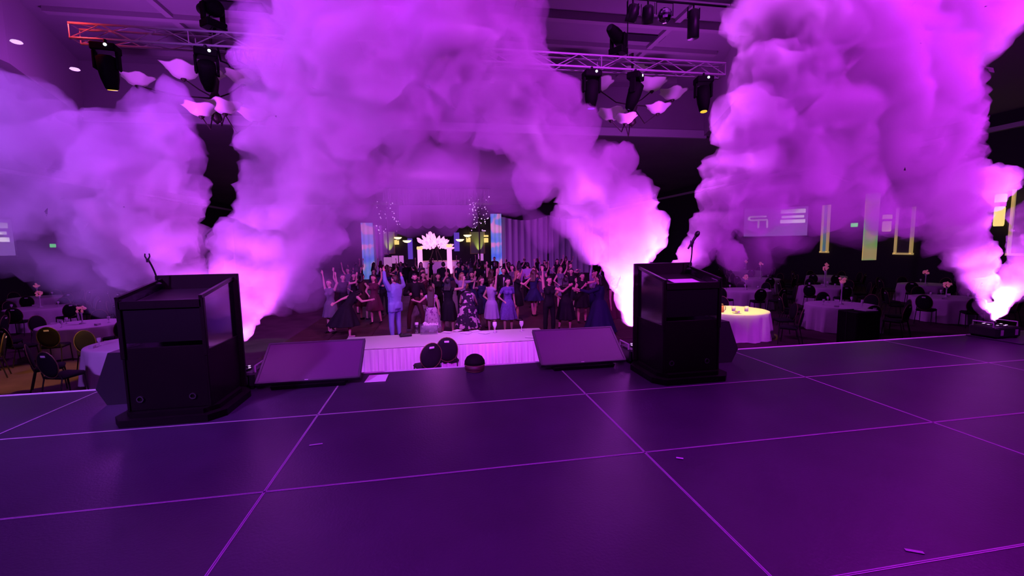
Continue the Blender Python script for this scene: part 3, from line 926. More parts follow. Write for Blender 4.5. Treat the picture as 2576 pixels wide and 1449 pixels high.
def skirt(p0, p1, normal, parent, z0=0.012, z1=0.75):
    L_ = (Vector(p1) - Vector(p0)).length; n = int(L_ / 0.018); vs, fs = [], []
    d = (Vector(p1) - Vector(p0)) / n
    nn = Vector(normal)
    for k, (z, amp) in enumerate(((z1, 0.004), (z1 - 0.06, 0.020), (z0 + 0.3, 0.045), (z0, 0.055))):
        for i in range(n + 1):
            s = i * d.length
            w = math.sin(s * 2 * math.pi / 0.13 + 0.7 * math.sin(s * 3.1)) + 0.35 * math.sin(s * 2 * math.pi / 0.052)
            q = Vector(p0) + d * i + nn * (0.012 + amp * (1 + w))
            vs.append((q.x, q.y, z))
    for k in range(3):
        for i in range(n):
            a = k * (n + 1) + i; fs.append((a, a + n + 1, a + n + 2, a + 1))
    return mesh_obj('pleated_skirt', vs, fs, M['skirt_cloth'], parent, True)
skirt((-tw / 2, -td / 2, 0), (tw / 2, -td / 2, 0), (0, -1, 0), ht)
skirt((tw / 2, -td / 2, 0), (tw / 2, td / 2, 0), (1, 0, 0), ht)
skirt((-tw / 2, td / 2, 0), (-tw / 2, -td / 2, 0), (-1, 0, 0), ht)
skirt((tw / 2, td / 2, 0), (-tw / 2, td / 2, 0), (0, 1, 0), ht)
ZT = 0.764
def on_table(px, py): q = at_z(px, py, ZT); return q.x, q.y
x, y = on_table(1080, 838)
bx = empty('clear_box', (x, y, ZT)); tag(bx, 'clear acrylic box filled with crumpled white paper on head table', 'box')
w = MB()
for s in (-1, 1):
    w.box((s * 0.19, 0, 0.10), (0.006, 0.26, 0.20)); w.box((0, s * 0.13, 0.10), (0.38, 0.006, 0.20))
w.build('walls', M['clear_glass'], bx)
rr = random.Random(5); v, f = [], []
V, F = ico(1)
for k in range(16):
    n0 = len(v); c0 = Vector((rr.uniform(-.14, .14), rr.uniform(-.08, .08), 0.05 + rr.random() * 0.16))
    v += [tuple(c0 + Vector(q) * 0.055 * rr.uniform(.7, 1.25)) for q in V]; f += [tuple(i + n0 for i in g) for g in F]
mesh_obj('crumpled_paper', v, f, M['white_cloth'], bx)
x, y = on_table(1058, 838)
jr = empty('bottle', (x, y + 0.0, ZT)); tag(jr, 'small clear bottle with white cap beside the clear box', 'bottle')
MB().lathe([(0.05, 0), (0.055, 0.02), (0.055, 0.17), (0.035, 0.20)], 14).build('body', M['clear_glass'], jr, True)
MB().lathe([(0.042, 0.20), (0.042, 0.245)], 14).build('cap', M['paper'], jr)
jr.location.x -= 0.08
x, y = on_table(1020, 845)
dv = empty('table_phone', (x, y, ZT), 0.2); tag(dv, 'dark flat phone device lying on the head table', 'phone')
MB().box((0, 0, 0.02), (0.26, 0.18, 0.04), bev=0.008).build('body', M['black_plastic'], dv)
MB().box((-0.08, 0, 0.05), (0.05, 0.17, 0.03), bev=0.008).build('handset', M['black_plastic'], dv)
MB().box((0.06, -0.02, 0.042), (0.1, 0.08, 0.004)).build('keypad', M['bezel'], dv)
for px, py, lab in ((1245, 836, 'wine glass at the middle of the head table'), (1312, 833, 'wine glass at the right end of the head table')):
    x, y = on_table(px, py); wine_glass(x, y, ZT, lab, 'wine glasses on the head table', 1.35)
x, y = on_table(1030, 834)
o = MB().box((0, 0, 0.03), (0.12, 0.1, 0.06), bev=0.004).build('small_box', M['clear_glass']); o.location = (x, y, ZT); tag(o, 'low clear tray left of the bottle on the head table', 'tray')
rr = random.Random(8)
k = 0
for (px, py, where) in ((1125, 836, 'leftmost'), (1150, 832, 'second'), (1172, 838, 'third'), (1195, 833, 'fourth'), (1218, 838, 'fifth'), (1335, 848, 'rightmost')):
    x, y = on_table(px, py)
    o = MB().box((0, 0, 0), (0.22, 0.15, 0.006)).build('flat_sheet', M['paper']); o.location = (x, y, ZT + 0.006); o.rotation_euler.z = rr.uniform(-1, 1)  # thin pale sheet laid flat on the table top
    tag(o, '%s of the thin pale sheets lying flat on the head table' % where, 'flat_sheet', 'thin sheets on the head table')
# the two chairs between stage and head table
q = at_z(1072, 862, 0.95); place_chair(q.x, q.y + 0.2, 0.35, 'black oval-back chair with white handle slot nearest the stage edge', None)
q = at_z(1126, 840, 0.95); place_chair(q.x, q.y - 0.06, -0.1, 'black oval-back chair pushed up to the head table', None)
# ------------------------------------------------------------------ far end of the hall
def drape_wall(name, x0, x1, y, z0, z1, m_, label, cat='curtain', fold=0.35, amp=0.10, sag=0.0, group=None, rz=0.0, parent=None):
    """Hanging cloth with real folds and thickness."""
    L_ = x1 - x0; n = max(12, int(L_ / fold * 10)); vs, fs = [], []
    rows = 4
    for side in (0, 1):
        for r in range(rows + 1):
            for i in range(n + 1):
                s = L_ * i / n
                w = amp * math.sin(2 * math.pi * s / fold + 0.6 * math.sin(s * 1.3))
                zt = z1 - sag * math.sin(math.pi * i / n)
                vs.append((s - L_ / 2, w * (1 if side == 0 else 1) + side * 0.03, z0 + (zt - z0) * r / rows - z0))
    per = (rows + 1) * (n + 1)
    for side in (0, 1):
        for r in range(rows):
            for i in range(n):
                a = side * per + r * (n + 1) + i
                q = (a, a + 1, a + n + 2, a + n + 1)
                fs.append(q if side == 0 else q[::-1])
    o = mesh_obj(name, vs, fs, m_, parent, True)
    o.location = ((x0 + x1) / 2, y, z0); o.rotation_euler.z = rz
    if label: tag(o, label, cat, group)
    return o
# projected pillars of cloth either side of the dance floor's far end
pl = at_y(912, 660, 38).x, at_y(942, 660, 38).x
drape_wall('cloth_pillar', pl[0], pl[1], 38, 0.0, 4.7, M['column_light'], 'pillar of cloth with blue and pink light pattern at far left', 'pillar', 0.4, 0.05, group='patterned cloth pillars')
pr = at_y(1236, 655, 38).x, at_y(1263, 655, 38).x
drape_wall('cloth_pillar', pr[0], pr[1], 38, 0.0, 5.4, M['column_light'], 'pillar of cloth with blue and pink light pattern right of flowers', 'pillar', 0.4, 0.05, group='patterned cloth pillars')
drape_wall('curtain', pl[1] - 0.1, pl[1] + 0.8, 38.3, 0.0, 4.5, M['drape'], 'narrow pale curtain beside the far left patterned pillar', 'curtain')
drape_wall('curtain', pr[1], pr[1] + 4.2, 38.4, 0.0, 5.2, M['drape'], 'wide pale curtain right of the right patterned pillar', 'curtain', 0.55, 0.12, sag=0.35)
drape_wall('curtain', pr[1] + 4.4, pr[1] + 8.6, 38.6, 0.0, 5.3, M['drape'], 'pale curtain further right behind the fog jet', 'curtain', 0.55, 0.12, sag=0.35)
# scalloped canopy
cx0, cx1, cyy = at_y(1005, 575, 42).x, at_y(1203, 575, 42).x, 42.0
can = empty('canopy', ((cx0 + cx1) / 2, cyy, 4.2)); tag(can, 'pale scalloped canopy hanging before the far end of the hall', 'canopy')
for s in (-1, 1): MB().tube([(s * (cx1 - cx0) * .45, 0.02, 2.2), (s * (cx1 - cx0) * .45, 0.02, SZ - 4.2 - 0.002)], 0.02, 5).build('cable', M['black_metal'], can)
ns = 7; wS = (cx1 - cx0) / ns
for k in range(ns):
    n = 10; vs, fs = [], []
    for side in (0, 1):
        for i in range(n + 1):
            u = i / n; x = -(cx1 - cx0) / 2 + (k + u) * wS
            vs.append((x, side * 0.05, 0.42 - 0.30 * math.sin(math.pi * u))); vs.append((x, side * 0.05 - 0.05 * math.sin(math.pi * u), 2.3))
    for i in range(n):
        a = 2 * i; fs.append((a, a + 2, a + 3, a + 1)); b = 2 * (n + 1) + a; fs.append((b, b + 1, b + 3, b + 2))
        fs.append((a, b, b + 2, a + 2))
    mesh_obj('scallop', vs, fs, M['drape'], can, True)
# tall sheer bead strands hanging above the canopy
st = empty('bead_curtain', ((cx0 + cx1) / 2 , 41.0, 6.2)); tag(st, 'sheer curtain of hanging strands above the canopy', 'bead curtain')
mesh = MB(); rr = random.Random(3)
for k in range(46):
    x = rr.uniform(-5.0, 4.6); z0 = rr.uniform(0.0, 0.8); z1 = rr.uniform(1.2, 1.78)
    mesh.tube([(x, rr.uniform(-1, 1), z0), (x, rr.uniform(-.1, .1), z1)], 0.03, 4)
o = mesh.build('strands', M['drape'], st); o['kind'] = 'stuff'
MB().tube([(-5.2, 0, 1.75), (4.8, 0, 1.75)], 0.05, 6).build('rail', M['bronze'], st)
# twinkling crystal trees; the glints of the glass are put in as emission
def crystal_tree(px0, px1, py0, py1, y, n, label, seed):
    a, b = at_y(px0, py1, y), at_y(px1, py0, y)
    t = empty('crystal_tree', ((a.x + b.x) / 2, y, 0.0)); tag(t, label, 'crystal tree', 'twinkling crystal trees')
    rr = random.Random(seed); H = b.z; w = (b.x - a.x) / 2
    MB().tube([(0, 0, 0), (0.02, 0, a.z), (0, 0, (a.z + H) / 2)], [0.07, 0.05, 0.03], 8).build('trunk', M['bronze'], t)
    br = MB(); bd = MB()
    V, F = ico(1)
    for k in range(n // 3):
        an = rr.random() * 6.28; q = Vector((w * math.cos(an) * rr.uniform(.5, 1), w * math.sin(an) * rr.uniform(.5, 1), rr.uniform(a.z, H)))
        m0 = Vector((0, 0, (a.z + q.z) / 2))
        br.tube([m0, m0.lerp(q, .5) + Vector((0, 0, .3)), q], 0.012, 4)
        for _ in range(3):
            c = q + Vector((rr.gauss(0, .12), rr.gauss(0, .12), -rr.random() * .8)); s = rr.uniform(.02, .06)
            bd.add([Vector(v) * s + c for v in V], F)
    br.build('branches', M['bronze'], t)
    o = bd.build('crystals', M['spark'], t); o['kind'] = 'stuff'
    return t
crystal_tree(1180, 1228, 488, 570, 34, 60, 'tree of twinkling crystals beside the right patterned pillar', 3)
crystal_tree(945, 1000, 505, 580, 36, 36, 'tree of twinkling crystals above the left patterned pillar', 5)
crystal_tree(1995, 2060, 465, 590, 27, 45, 'dark tree with crystals beside the right projection screen', 9)

# uplit alcoves, lanterns and bowl lamps on the far wall
M['uplight_violet'] = new_mat('uplight_violet', (0.3, 0.15, 0.8), 0.8, emit=(0.22, 0.08, 0.95), emit_s=0.45)  # violet uplighting painted onto the wall strips as emission
M['uplight_lime'] = new_mat('uplight_lime', (0.6, 0.6, 0.4), 0.8)
for i, (px0, px1, py0, py1, mm, lab) in enumerate(((1027, 1037, 600, 652, 'uplight_violet', 'violet lit strip on the far wall left of flowers'), (1143, 1155, 585, 632, 'uplight_violet', 'violet lit strip on the far wall right of flowers'))):
    a, b = at_y(px0, py1, FAR - 0.1), at_y(px1, py0, FAR - 0.1)
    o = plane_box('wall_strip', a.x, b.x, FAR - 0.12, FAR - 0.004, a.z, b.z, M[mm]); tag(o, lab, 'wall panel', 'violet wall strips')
for i, (px0, px1, lab) in enumerate(((958, 991, 'framed pale wall panel with lime uplight, far left'), (1184, 1218, 'framed pale wall panel with lime uplight, far right'))):
    a, b = at_y(px0, 638, FAR - 0.1), at_y(px1, 583, FAR - 0.1)
    t = empty('wall_panel', ((a.x + b.x) / 2, FAR - 0.1, a.z)); tag(t, lab, 'wall panel', 'framed panels on the far wall')
    W_, H_ = (b.x - a.x), b.z - a.z
    MB().box((0, 0.05, H_ / 2), (W_, 0.08, H_)).build('panel', M['drape'], t)
    for s in (-1, 1): MB().box((s * W_ / 2, 0, H_ / 2), (0.12, 0.14, H_)).build('frame_side', M['gold_trim'], t)
    MB().box((0, 0, 0), (W_ + .1, 0.14, 0.1)).build('frame_bottom', M['gold_trim'], t)
    MB().lathe([(0.12, 0), (0.16, 0.1), (0.14, 0.2)], 10, c=(0.2, -0.4, -a.z)).build('uplight_can', M['black_metal'], t)
    add_light('lime_uplight', 'SPOT', ((a.x + b.x) / 2 + 0.2, FAR - 0.5, a.z - 0.2), ((a.x + b.x) / 2 + 0.2, FAR - 0.1, a.z + 3), (0.75, 0.9, 0.12), 260, 0.05, 55, 1.0)
def lantern(p, w, h, axis, label, group):
    """Wall lantern: two glowing panes in a dark cage."""
    t = empty('wall_lantern', p, axis); tag(t, label, 'wall lamp', group)
    MB().box((0, 0.06, 0), (w * 0.35, 0.12, h * 0.9)).build('back_plate', M['bronze'], t)
    MB().lathe([(w * .40, -h * .45), (w * .46, -h * .40), (w * .46, h * .08), (w * .40, h * .12)], 12).build('lower_shade', M['lamp_amber'], t, True)
    MB().lathe([(w * .46, h * .24), (w * .50, h * .26), (w * .50, h * .45), (w * .42, h * .48)], 12).build('upper_shade', M['lamp_amber'], t, True)
    MB().lathe([(w * .52, h * .12), (w * .52, h * .24)], 12).build('band', M['bronze'], t)
    return t
for px, py, lab in ((948, 605, 'amber wall lantern, leftmost on the far wall'), (998, 606, 'amber wall lantern left of the flowers'), (1178, 600, 'amber wall lantern right of the flowers'), (1223, 601, 'amber wall lantern, rightmost on the far wall')):
    lantern(at_y(px, py, FAR - 0.4), 0.62, 1.05, 0, lab, 'lanterns on the far wall')
def bowl_lamp(px, py, y, r, label):
    p = at_y(px, py, y); t = empty('bowl_lamp', p); tag(t, label, 'hanging lamp', 'glowing bowl lamps at the far end')
    MB().lathe([(0.05, -r * .45), (r * .6, -r * .35), (r, 0), (r * .95, 0.06), (r * .5, -0.02)], 18).build('glass_bowl', M['lamp_cream'], t, True)
    MB().tube([(0, 0, 0), (0, 0, SZ - p.z - 0.004)], 0.03, 6).build('rod', M['bronze'], t)
    MB().lathe([(0.03, -r * .8), (0.08, -r * .55), (0.04, -r * .45)], 8).build('finial', M['bronze'], t)
    return t
bowl_lamp(1024, 606, 52, 0.50, 'glowing bowl lamp left of the flower display')
bowl_lamp(1157, 603, 52, 0.50, 'glowing bowl lamp right of the flower display')
bowl_lamp(1176, 592, 50, 0.46, 'higher glowing bowl lamp right of the flower display')
bowl_lamp(1001, 598, 50, 0.42, 'higher glowing bowl lamp left of the flower display')

# giant flower display on a cloth-covered plinth
fx, fy = at_y(1095, 640, 44).x, 44.0
base = empty('flower_plinth', (fx + 0.4, fy, 0)); tag(base, 'low plinth under pale pink cloth below the flower display', 'plinth')
MB().box((0, 0, 0.60), (4.2, 2.2, 1.2), bev=0.05).build('cloth_block', M['white_cloth'], base)
for s in (-1, 1): MB().box((0, s * 1.08, 1.19), (4.26, 0.08, 0.05)).build('edge_band', M['gold_trim'], base)
fl = empty('flower_display', (fx, fy, 1.2)); tag(fl, 'giant glowing pink flower arrangement at the end of the dance floor', 'flowers')
rr = random.Random(12)
for k in range(5):
    a = k * 1.256
    MB().tube([(0.7 * math.cos(a), 0.5 * math.sin(a), 0), (0.25 * math.cos(a), 0.2 * math.sin(a), 1.0), (0.5 * math.cos(a), 0.4 * math.sin(a), 1.6)], 0.05, 6).build('stem', M['bronze'], fl)
pet = None
fc = at_y(1097, 612, fy) - Vector((fx, fy, 1.2))
for k in range(150):
    u = rr.random() * 6.283; e = math.asin(rr.uniform(-0.25, 1.0)); q = rr.uniform(0.2, 1.0)
    d = Vector((math.cos(u) * math.cos(e), math.sin(u) * math.cos(e), math.sin(e)))
    c = Vector((d.x * 1.55 * q, d.y * 1.2 * q, d.z * 1.05 * q + fc.z - 0.35))
    if pet is None:
        mbx = MB()
        mbx.tube([(0, 0, 0), (0, 0.0, 0.18), (0, 0.0, 0.42), (0, 0, 0.58)], [0.03, 0.14, 0.12, 0.02], 8)
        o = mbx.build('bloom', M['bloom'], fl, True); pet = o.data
    else:
        o = bpy.data.objects.new('bloom', pet); COL.objects.link(o); o.parent = fl
    o.location = c; o.rotation_euler = (d + Vector((rr.uniform(-.4, .4), rr.uniform(-.4, .4), rr.uniform(0, .5)))).to_track_quat('Z', 'Y').to_euler()
    s = rr.uniform(0.6, 1.1); o.scale = (s, s, s)
for (px0, px1, py0, py1, lab, mm) in ((1051, 1062, 628, 658, 'tall lit glass column left of the flower display', 'lamp_cream'), (1125, 1136, 622, 658, 'tall lit glass column right of the flower display', 'lamp_cream')):
    a, b = at_y(px0, py1, 42.6), at_y(px1, py0, 42.6)
    t = empty('lit_column', ((a.x + b.x) / 2, 42.6, 0.0)); tag(t, lab, 'column', 'lit columns by the flower display')
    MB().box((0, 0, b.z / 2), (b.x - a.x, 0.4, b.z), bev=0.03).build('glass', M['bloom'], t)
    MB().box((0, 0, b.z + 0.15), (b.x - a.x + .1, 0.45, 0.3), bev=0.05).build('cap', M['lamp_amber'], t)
# pale boards behind the crowd; the light on their faces is emission
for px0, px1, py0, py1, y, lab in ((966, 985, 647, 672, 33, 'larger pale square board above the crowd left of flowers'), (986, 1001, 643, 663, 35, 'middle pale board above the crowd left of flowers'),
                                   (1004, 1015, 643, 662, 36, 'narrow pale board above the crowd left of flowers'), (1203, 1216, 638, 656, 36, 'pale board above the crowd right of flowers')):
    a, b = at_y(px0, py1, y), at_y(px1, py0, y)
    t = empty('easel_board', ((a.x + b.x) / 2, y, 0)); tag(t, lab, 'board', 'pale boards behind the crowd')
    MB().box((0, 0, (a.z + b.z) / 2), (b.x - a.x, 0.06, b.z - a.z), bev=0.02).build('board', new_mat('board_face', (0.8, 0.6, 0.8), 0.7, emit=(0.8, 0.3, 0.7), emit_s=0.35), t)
    for s in (-1, 1): MB().tube([(s * 0.2, 0.3, 0), (s * 0.12, 0.04, a.z + .1)], 0.02, 5).build('leg', M['black_metal'], t)

# ------------------------------------------------------------------ right and left side walls
def on_wall(px, py, x): r = ray(px, py); return EYE + r * ((x - EYE.x) / r.x)
def wall_panel(px0, px1, py0, py1, m_, lab, frame=True, x=SIDE - 0.06, side=1):
    a, b = on_wall(px0, py1, x), on_wall(px1, py0, x)
    y0, y1 = min(a.y, b.y), max(a.y, b.y)
    t = empty('wall_panel', (x, (y0 + y1) / 2, a.z)); tag(t, lab, 'wall panel', 'lit panels on the side walls')
    W_, H_ = y1 - y0, b.z - a.z
    MB().box((0.03, 0, H_ / 2), (0.05, W_, H_)).build('panel', m_, t)
    if frame:
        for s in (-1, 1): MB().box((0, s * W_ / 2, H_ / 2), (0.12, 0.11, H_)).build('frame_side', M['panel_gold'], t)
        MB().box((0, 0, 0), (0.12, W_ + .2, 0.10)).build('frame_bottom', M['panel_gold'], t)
    return t
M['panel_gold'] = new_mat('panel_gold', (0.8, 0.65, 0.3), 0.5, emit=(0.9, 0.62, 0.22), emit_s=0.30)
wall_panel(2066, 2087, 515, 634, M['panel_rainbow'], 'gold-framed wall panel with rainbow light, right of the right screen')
bn = [at_y(2169, 655, 17.5), at_y(2214, 518, 17.5)]
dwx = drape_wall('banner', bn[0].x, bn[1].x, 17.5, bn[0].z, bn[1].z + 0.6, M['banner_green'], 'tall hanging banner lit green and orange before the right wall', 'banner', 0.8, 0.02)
for z in (0,): MB().tube([(-0.6, 0.01, bn[1].z + 0.6 - bn[0].z), (0.6, 0.01, bn[1].z + 0.6 - bn[0].z)], 0.03, 6).build('hanging_bar', M['bronze'], dwx)
for s in (-1, 1): MB().tube([(s * 0.55, 0.01, bn[1].z + 0.6 - bn[0].z), (s * 0.55, 0.01, SZ - bn[0].z)], 0.012, 5).build('wire', M['black_metal'], dwx)
wall_panel(2252, 2300, 520, 638, M['wall'], 'gold-framed wall panel left of the right fog plume root')
wall_panel(2538, 2620, 470, 640, M['wall'], 'gold-framed wall panel at the right picture edge')
def side_lantern(px, py, w, h, lab):
    p = on_wall(px, py, SIDE - 0.35)
    return lantern(p, w, h, -math.pi / 2, lab, 'lanterns on the right wall')
side_lantern(2231, 562, 0.42, 0.95, 'amber wall lantern between the two gold-framed right panels')
side_lantern(2515, 530, 0.36, 1.45, 'tall amber wall lantern at the right picture edge')
def exit_sign(p, rz, label):
    t = empty('exit_sign', p, rz); tag(t, label, 'exit sign', 'green exit signs')
    MB().box((0, 0, 0), (0.42, 0.06, 0.22), bev=0.02).build('case', M['exit_green'], t)
    MB().box((0, 0.05, 0), (0.2, 0.06, 0.1)).build('bracket', M['black_metal'], t)
    return t
exit_sign(on_wall(2149, 566, SIDE - 0.08), -math.pi / 2, 'green glowing exit sign on the right wall')
exit_sign(on_wall(133, 618, -SIDE + 0.08), math.pi / 2, 'green glowing exit sign on the left wall')
# projection screens
def projection(c, w, h, rz, label, bars):
    t = empty('projection_screen', c, rz); tag(t, label, 'projection screen', 'projection screens')
    face = new_mat('screen_face', (0.45, 0.4, 0.6), 0.8, emit=(0.42, 0.22, 0.75), emit_s=0.28)
    lit = new_mat('screen_text', (0.9, 0.9, 0.95), 0.8, emit=(0.95, 0.8, 1.0), emit_s=0.75)
    MB().box((0, 0.03, 0), (w, 0.05, h)).build('screen_cloth', face, t)
    for s in (-1, 1): MB().box((s * (w / 2 + .04), 0.03, 0), (0.08, 0.09, h + .16), bev=0.01).build('frame_side', M['black_matte'], t)
    MB().box((0, 0.03, h / 2 + .04), (w, 0.09, 0.08)).build('frame_top', M['black_matte'], t)
    for (x0, x1, z0, z1) in bars:
        MB().box(((x0 + x1) / 2 * w, -0.001, (z0 + z1) / 2 * h), ((x1 - x0) * w, 0.008, (z1 - z0) * h), bev=0.003).build('text_line', lit, t)
    for s in (-1, 1): MB().tube([(s * w * .4, 0.03, h / 2 + .08), (s * w * .4, 0.03, SZ - c[2])], 0.015, 5).build('cable', M['black_metal'], t)
    return t
pc = at_y(1950, 558, 24.0)
projection((pc.x, pc.y, pc.z), 3.4, 1.75, -0.6, 'projection screen with two blocks of white text lines at right', [(-.42, -.14, .17, .23), (-.44, -.40, .08, .20), (-.40, -.12, .05, .11), (-.28, -.25, -.20, .05), (-.14, -.11, -.20, .05), (.08, .46, .28, .42), (.10, .44, .12, .20), (.08, .46, -.06, .06)])
pc = at_y(-108, 597, 24.0)
projection((pc.x, pc.y, pc.z), 3.4, 1.75, 0.75, 'projection screen with white text lines at the left picture edge', [(.08, .46, .25, .40), (.10, .44, .08, .16), (.08, .46, -.12, 0.0)])
for (px, py, lab) in ((2040, 700, 'a'),):
    pass
# ------------------------------------------------------------------ people
SKIN = new_mat('skin', (0.62, 0.36, 0.28), 0.55)
HAIRS = {'dark': new_mat('hair_dark', (0.012, 0.009, 0.010), 0.5), 'brown': new_mat('hair_brown', (0.06, 0.028, 0.016), 0.5), 'blond': new_mat('hair_blond', (0.32, 0.19, 0.09), 0.5), 'grey': new_mat('hair_grey', (0.3, 0.28, 0.28), 0.5)}
CL = {}
def cloth(key, col, mottle=None):
    CL[key] = new_mat('cloth_' + key, col, 0.8, spec=0.25, mottle=mottle)
cloth('black', (0.008, 0.008, 0.010)); cloth('navy', (0.015, 0.018, 0.06)); cloth('blue_suit', (0.22, 0.30, 0.55)); cloth('white', (0.65, 0.62, 0.66))
cloth('brown', (0.06, 0.02, 0.022)); cloth('lavender', (0.40, 0.28, 0.5)); cloth('purple_lace', (0.14, 0.08, 0.32), (22, 0.5)); cloth('rose', (0.35, 0.13, 0.2)); cloth('grey', (0.14, 0.13, 0.16)); cloth('wine', (0.09, 0.02, 0.04))
cloth('beige', (0.4, 0.3, 0.28))
def floral(name, ground, bloom, scale, cut):
    mt = new_mat(name, ground, 0.8, spec=0.25); nt = mt.node_tree; b = nt.nodes['Principled BSDF']
    tc = nt.nodes.new('ShaderNodeTexCoord'); n = nt.nodes.new('ShaderNodeTexNoise'); n.inputs['Scale'].default_value = scale; n.inputs['Detail'].default_value = 1
    cr = nt.nodes.new('ShaderNodeValToRGB'); e = cr.color_ramp.elements
    e[0].position, e[0].color = cut, (*ground, 1); e[1].position, e[1].color = cut + 0.05, (*bloom, 1)
    nt.links.new(tc.outputs['Object'], n.inputs['Vector']); nt.links.new(n.outputs['Fac'], cr.inputs[0]); nt.links.new(cr.outputs[0], b.inputs['Base Color'])
    return mt
CL['floral_dark'] = floral('cloth_floral_dark', (0.03, 0.015, 0.04), (0.6, 0.38, 0.5), 8, 0.53)
CL['floral_white'] = floral('cloth_floral_white', (0.62, 0.5, 0.66), (0.3, 0.1, 0.35), 14, 0.58)
SHOE = new_mat('shoe', (0.012, 0.01, 0.012), 0.35)
EYE_M = new_mat('eye', (0.01, 0.008, 0.008), 0.2)
LIP = new_mat('lip', (0.35, 0.08, 0.08), 0.5)

def chain(a, b, ra, rb):
    """Spheres from a to b with radius ra to rb."""
    a, b = Vector(a), Vector(b); L_ = (b - a).length; n = max(2, int(L_ / (0.45 * min(ra, rb))) + 1)
    return [(a.lerp(b, i / (n - 1)), ra + (rb - ra) * i / (n - 1)) for i in range(n)]
def blob_mesh(name, sph, voxel, extra=None, smooth=3, sub=1):
    verts, faces = [], []
    V, F = ico(sub)
    for s in sph:
        p, r = s[0], s[1]
        sc = np.array(s[2]) if len(s) > 2 else np.ones(3)
        n = len(verts); verts += [tuple(x) for x in (V * r * 1.03 * sc + np.array(p))]; faces += [tuple(i + n for i in f) for f in F]
    if extra:
        for v, f in extra:
            n = len(verts); verts += [tuple(x) for x in v]; faces += [tuple(i + n for i in g) for g in f]
    me = remeshed(name, verts, faces, voxel, smooth)
    me.shade_smooth()
    return me

UP = {'down': ((0.16, 0.02, -1), (0.08, -0.12, -1)), 'hip': ((0.55, 0.1, -0.85), (-0.55, -0.35, -0.55)), 'waist': ((0.35, 0.05, -0.9), (-0.45, -0.85, 0.05)),
      'up': ((0.45, -0.1, 0.75), (0.02, -0.15, 1)), 'high': ((0.12, -0.05, 1), (0.05, -0.1, 1)), 'bent_up': ((0.75, -0.25, 0.1), (0.05, -0.35, 1)),
      'out': ((0.75, -0.25, -0.35), (0.55, -0.5, 0.6)), 'wide': ((0.7, 0.1, -0.6), (0.6, -0.35, 0.1)), 'fwd': ((0.25, -0.85, -0.35), (0.05, -1, 0.25)), 'clap': ((0.35, -0.6, -0.25), (-0.45, -0.6, 0.45)),
      'back': ((0.3, 0.5, -0.8), (0.2, 0.35, -0.85))}

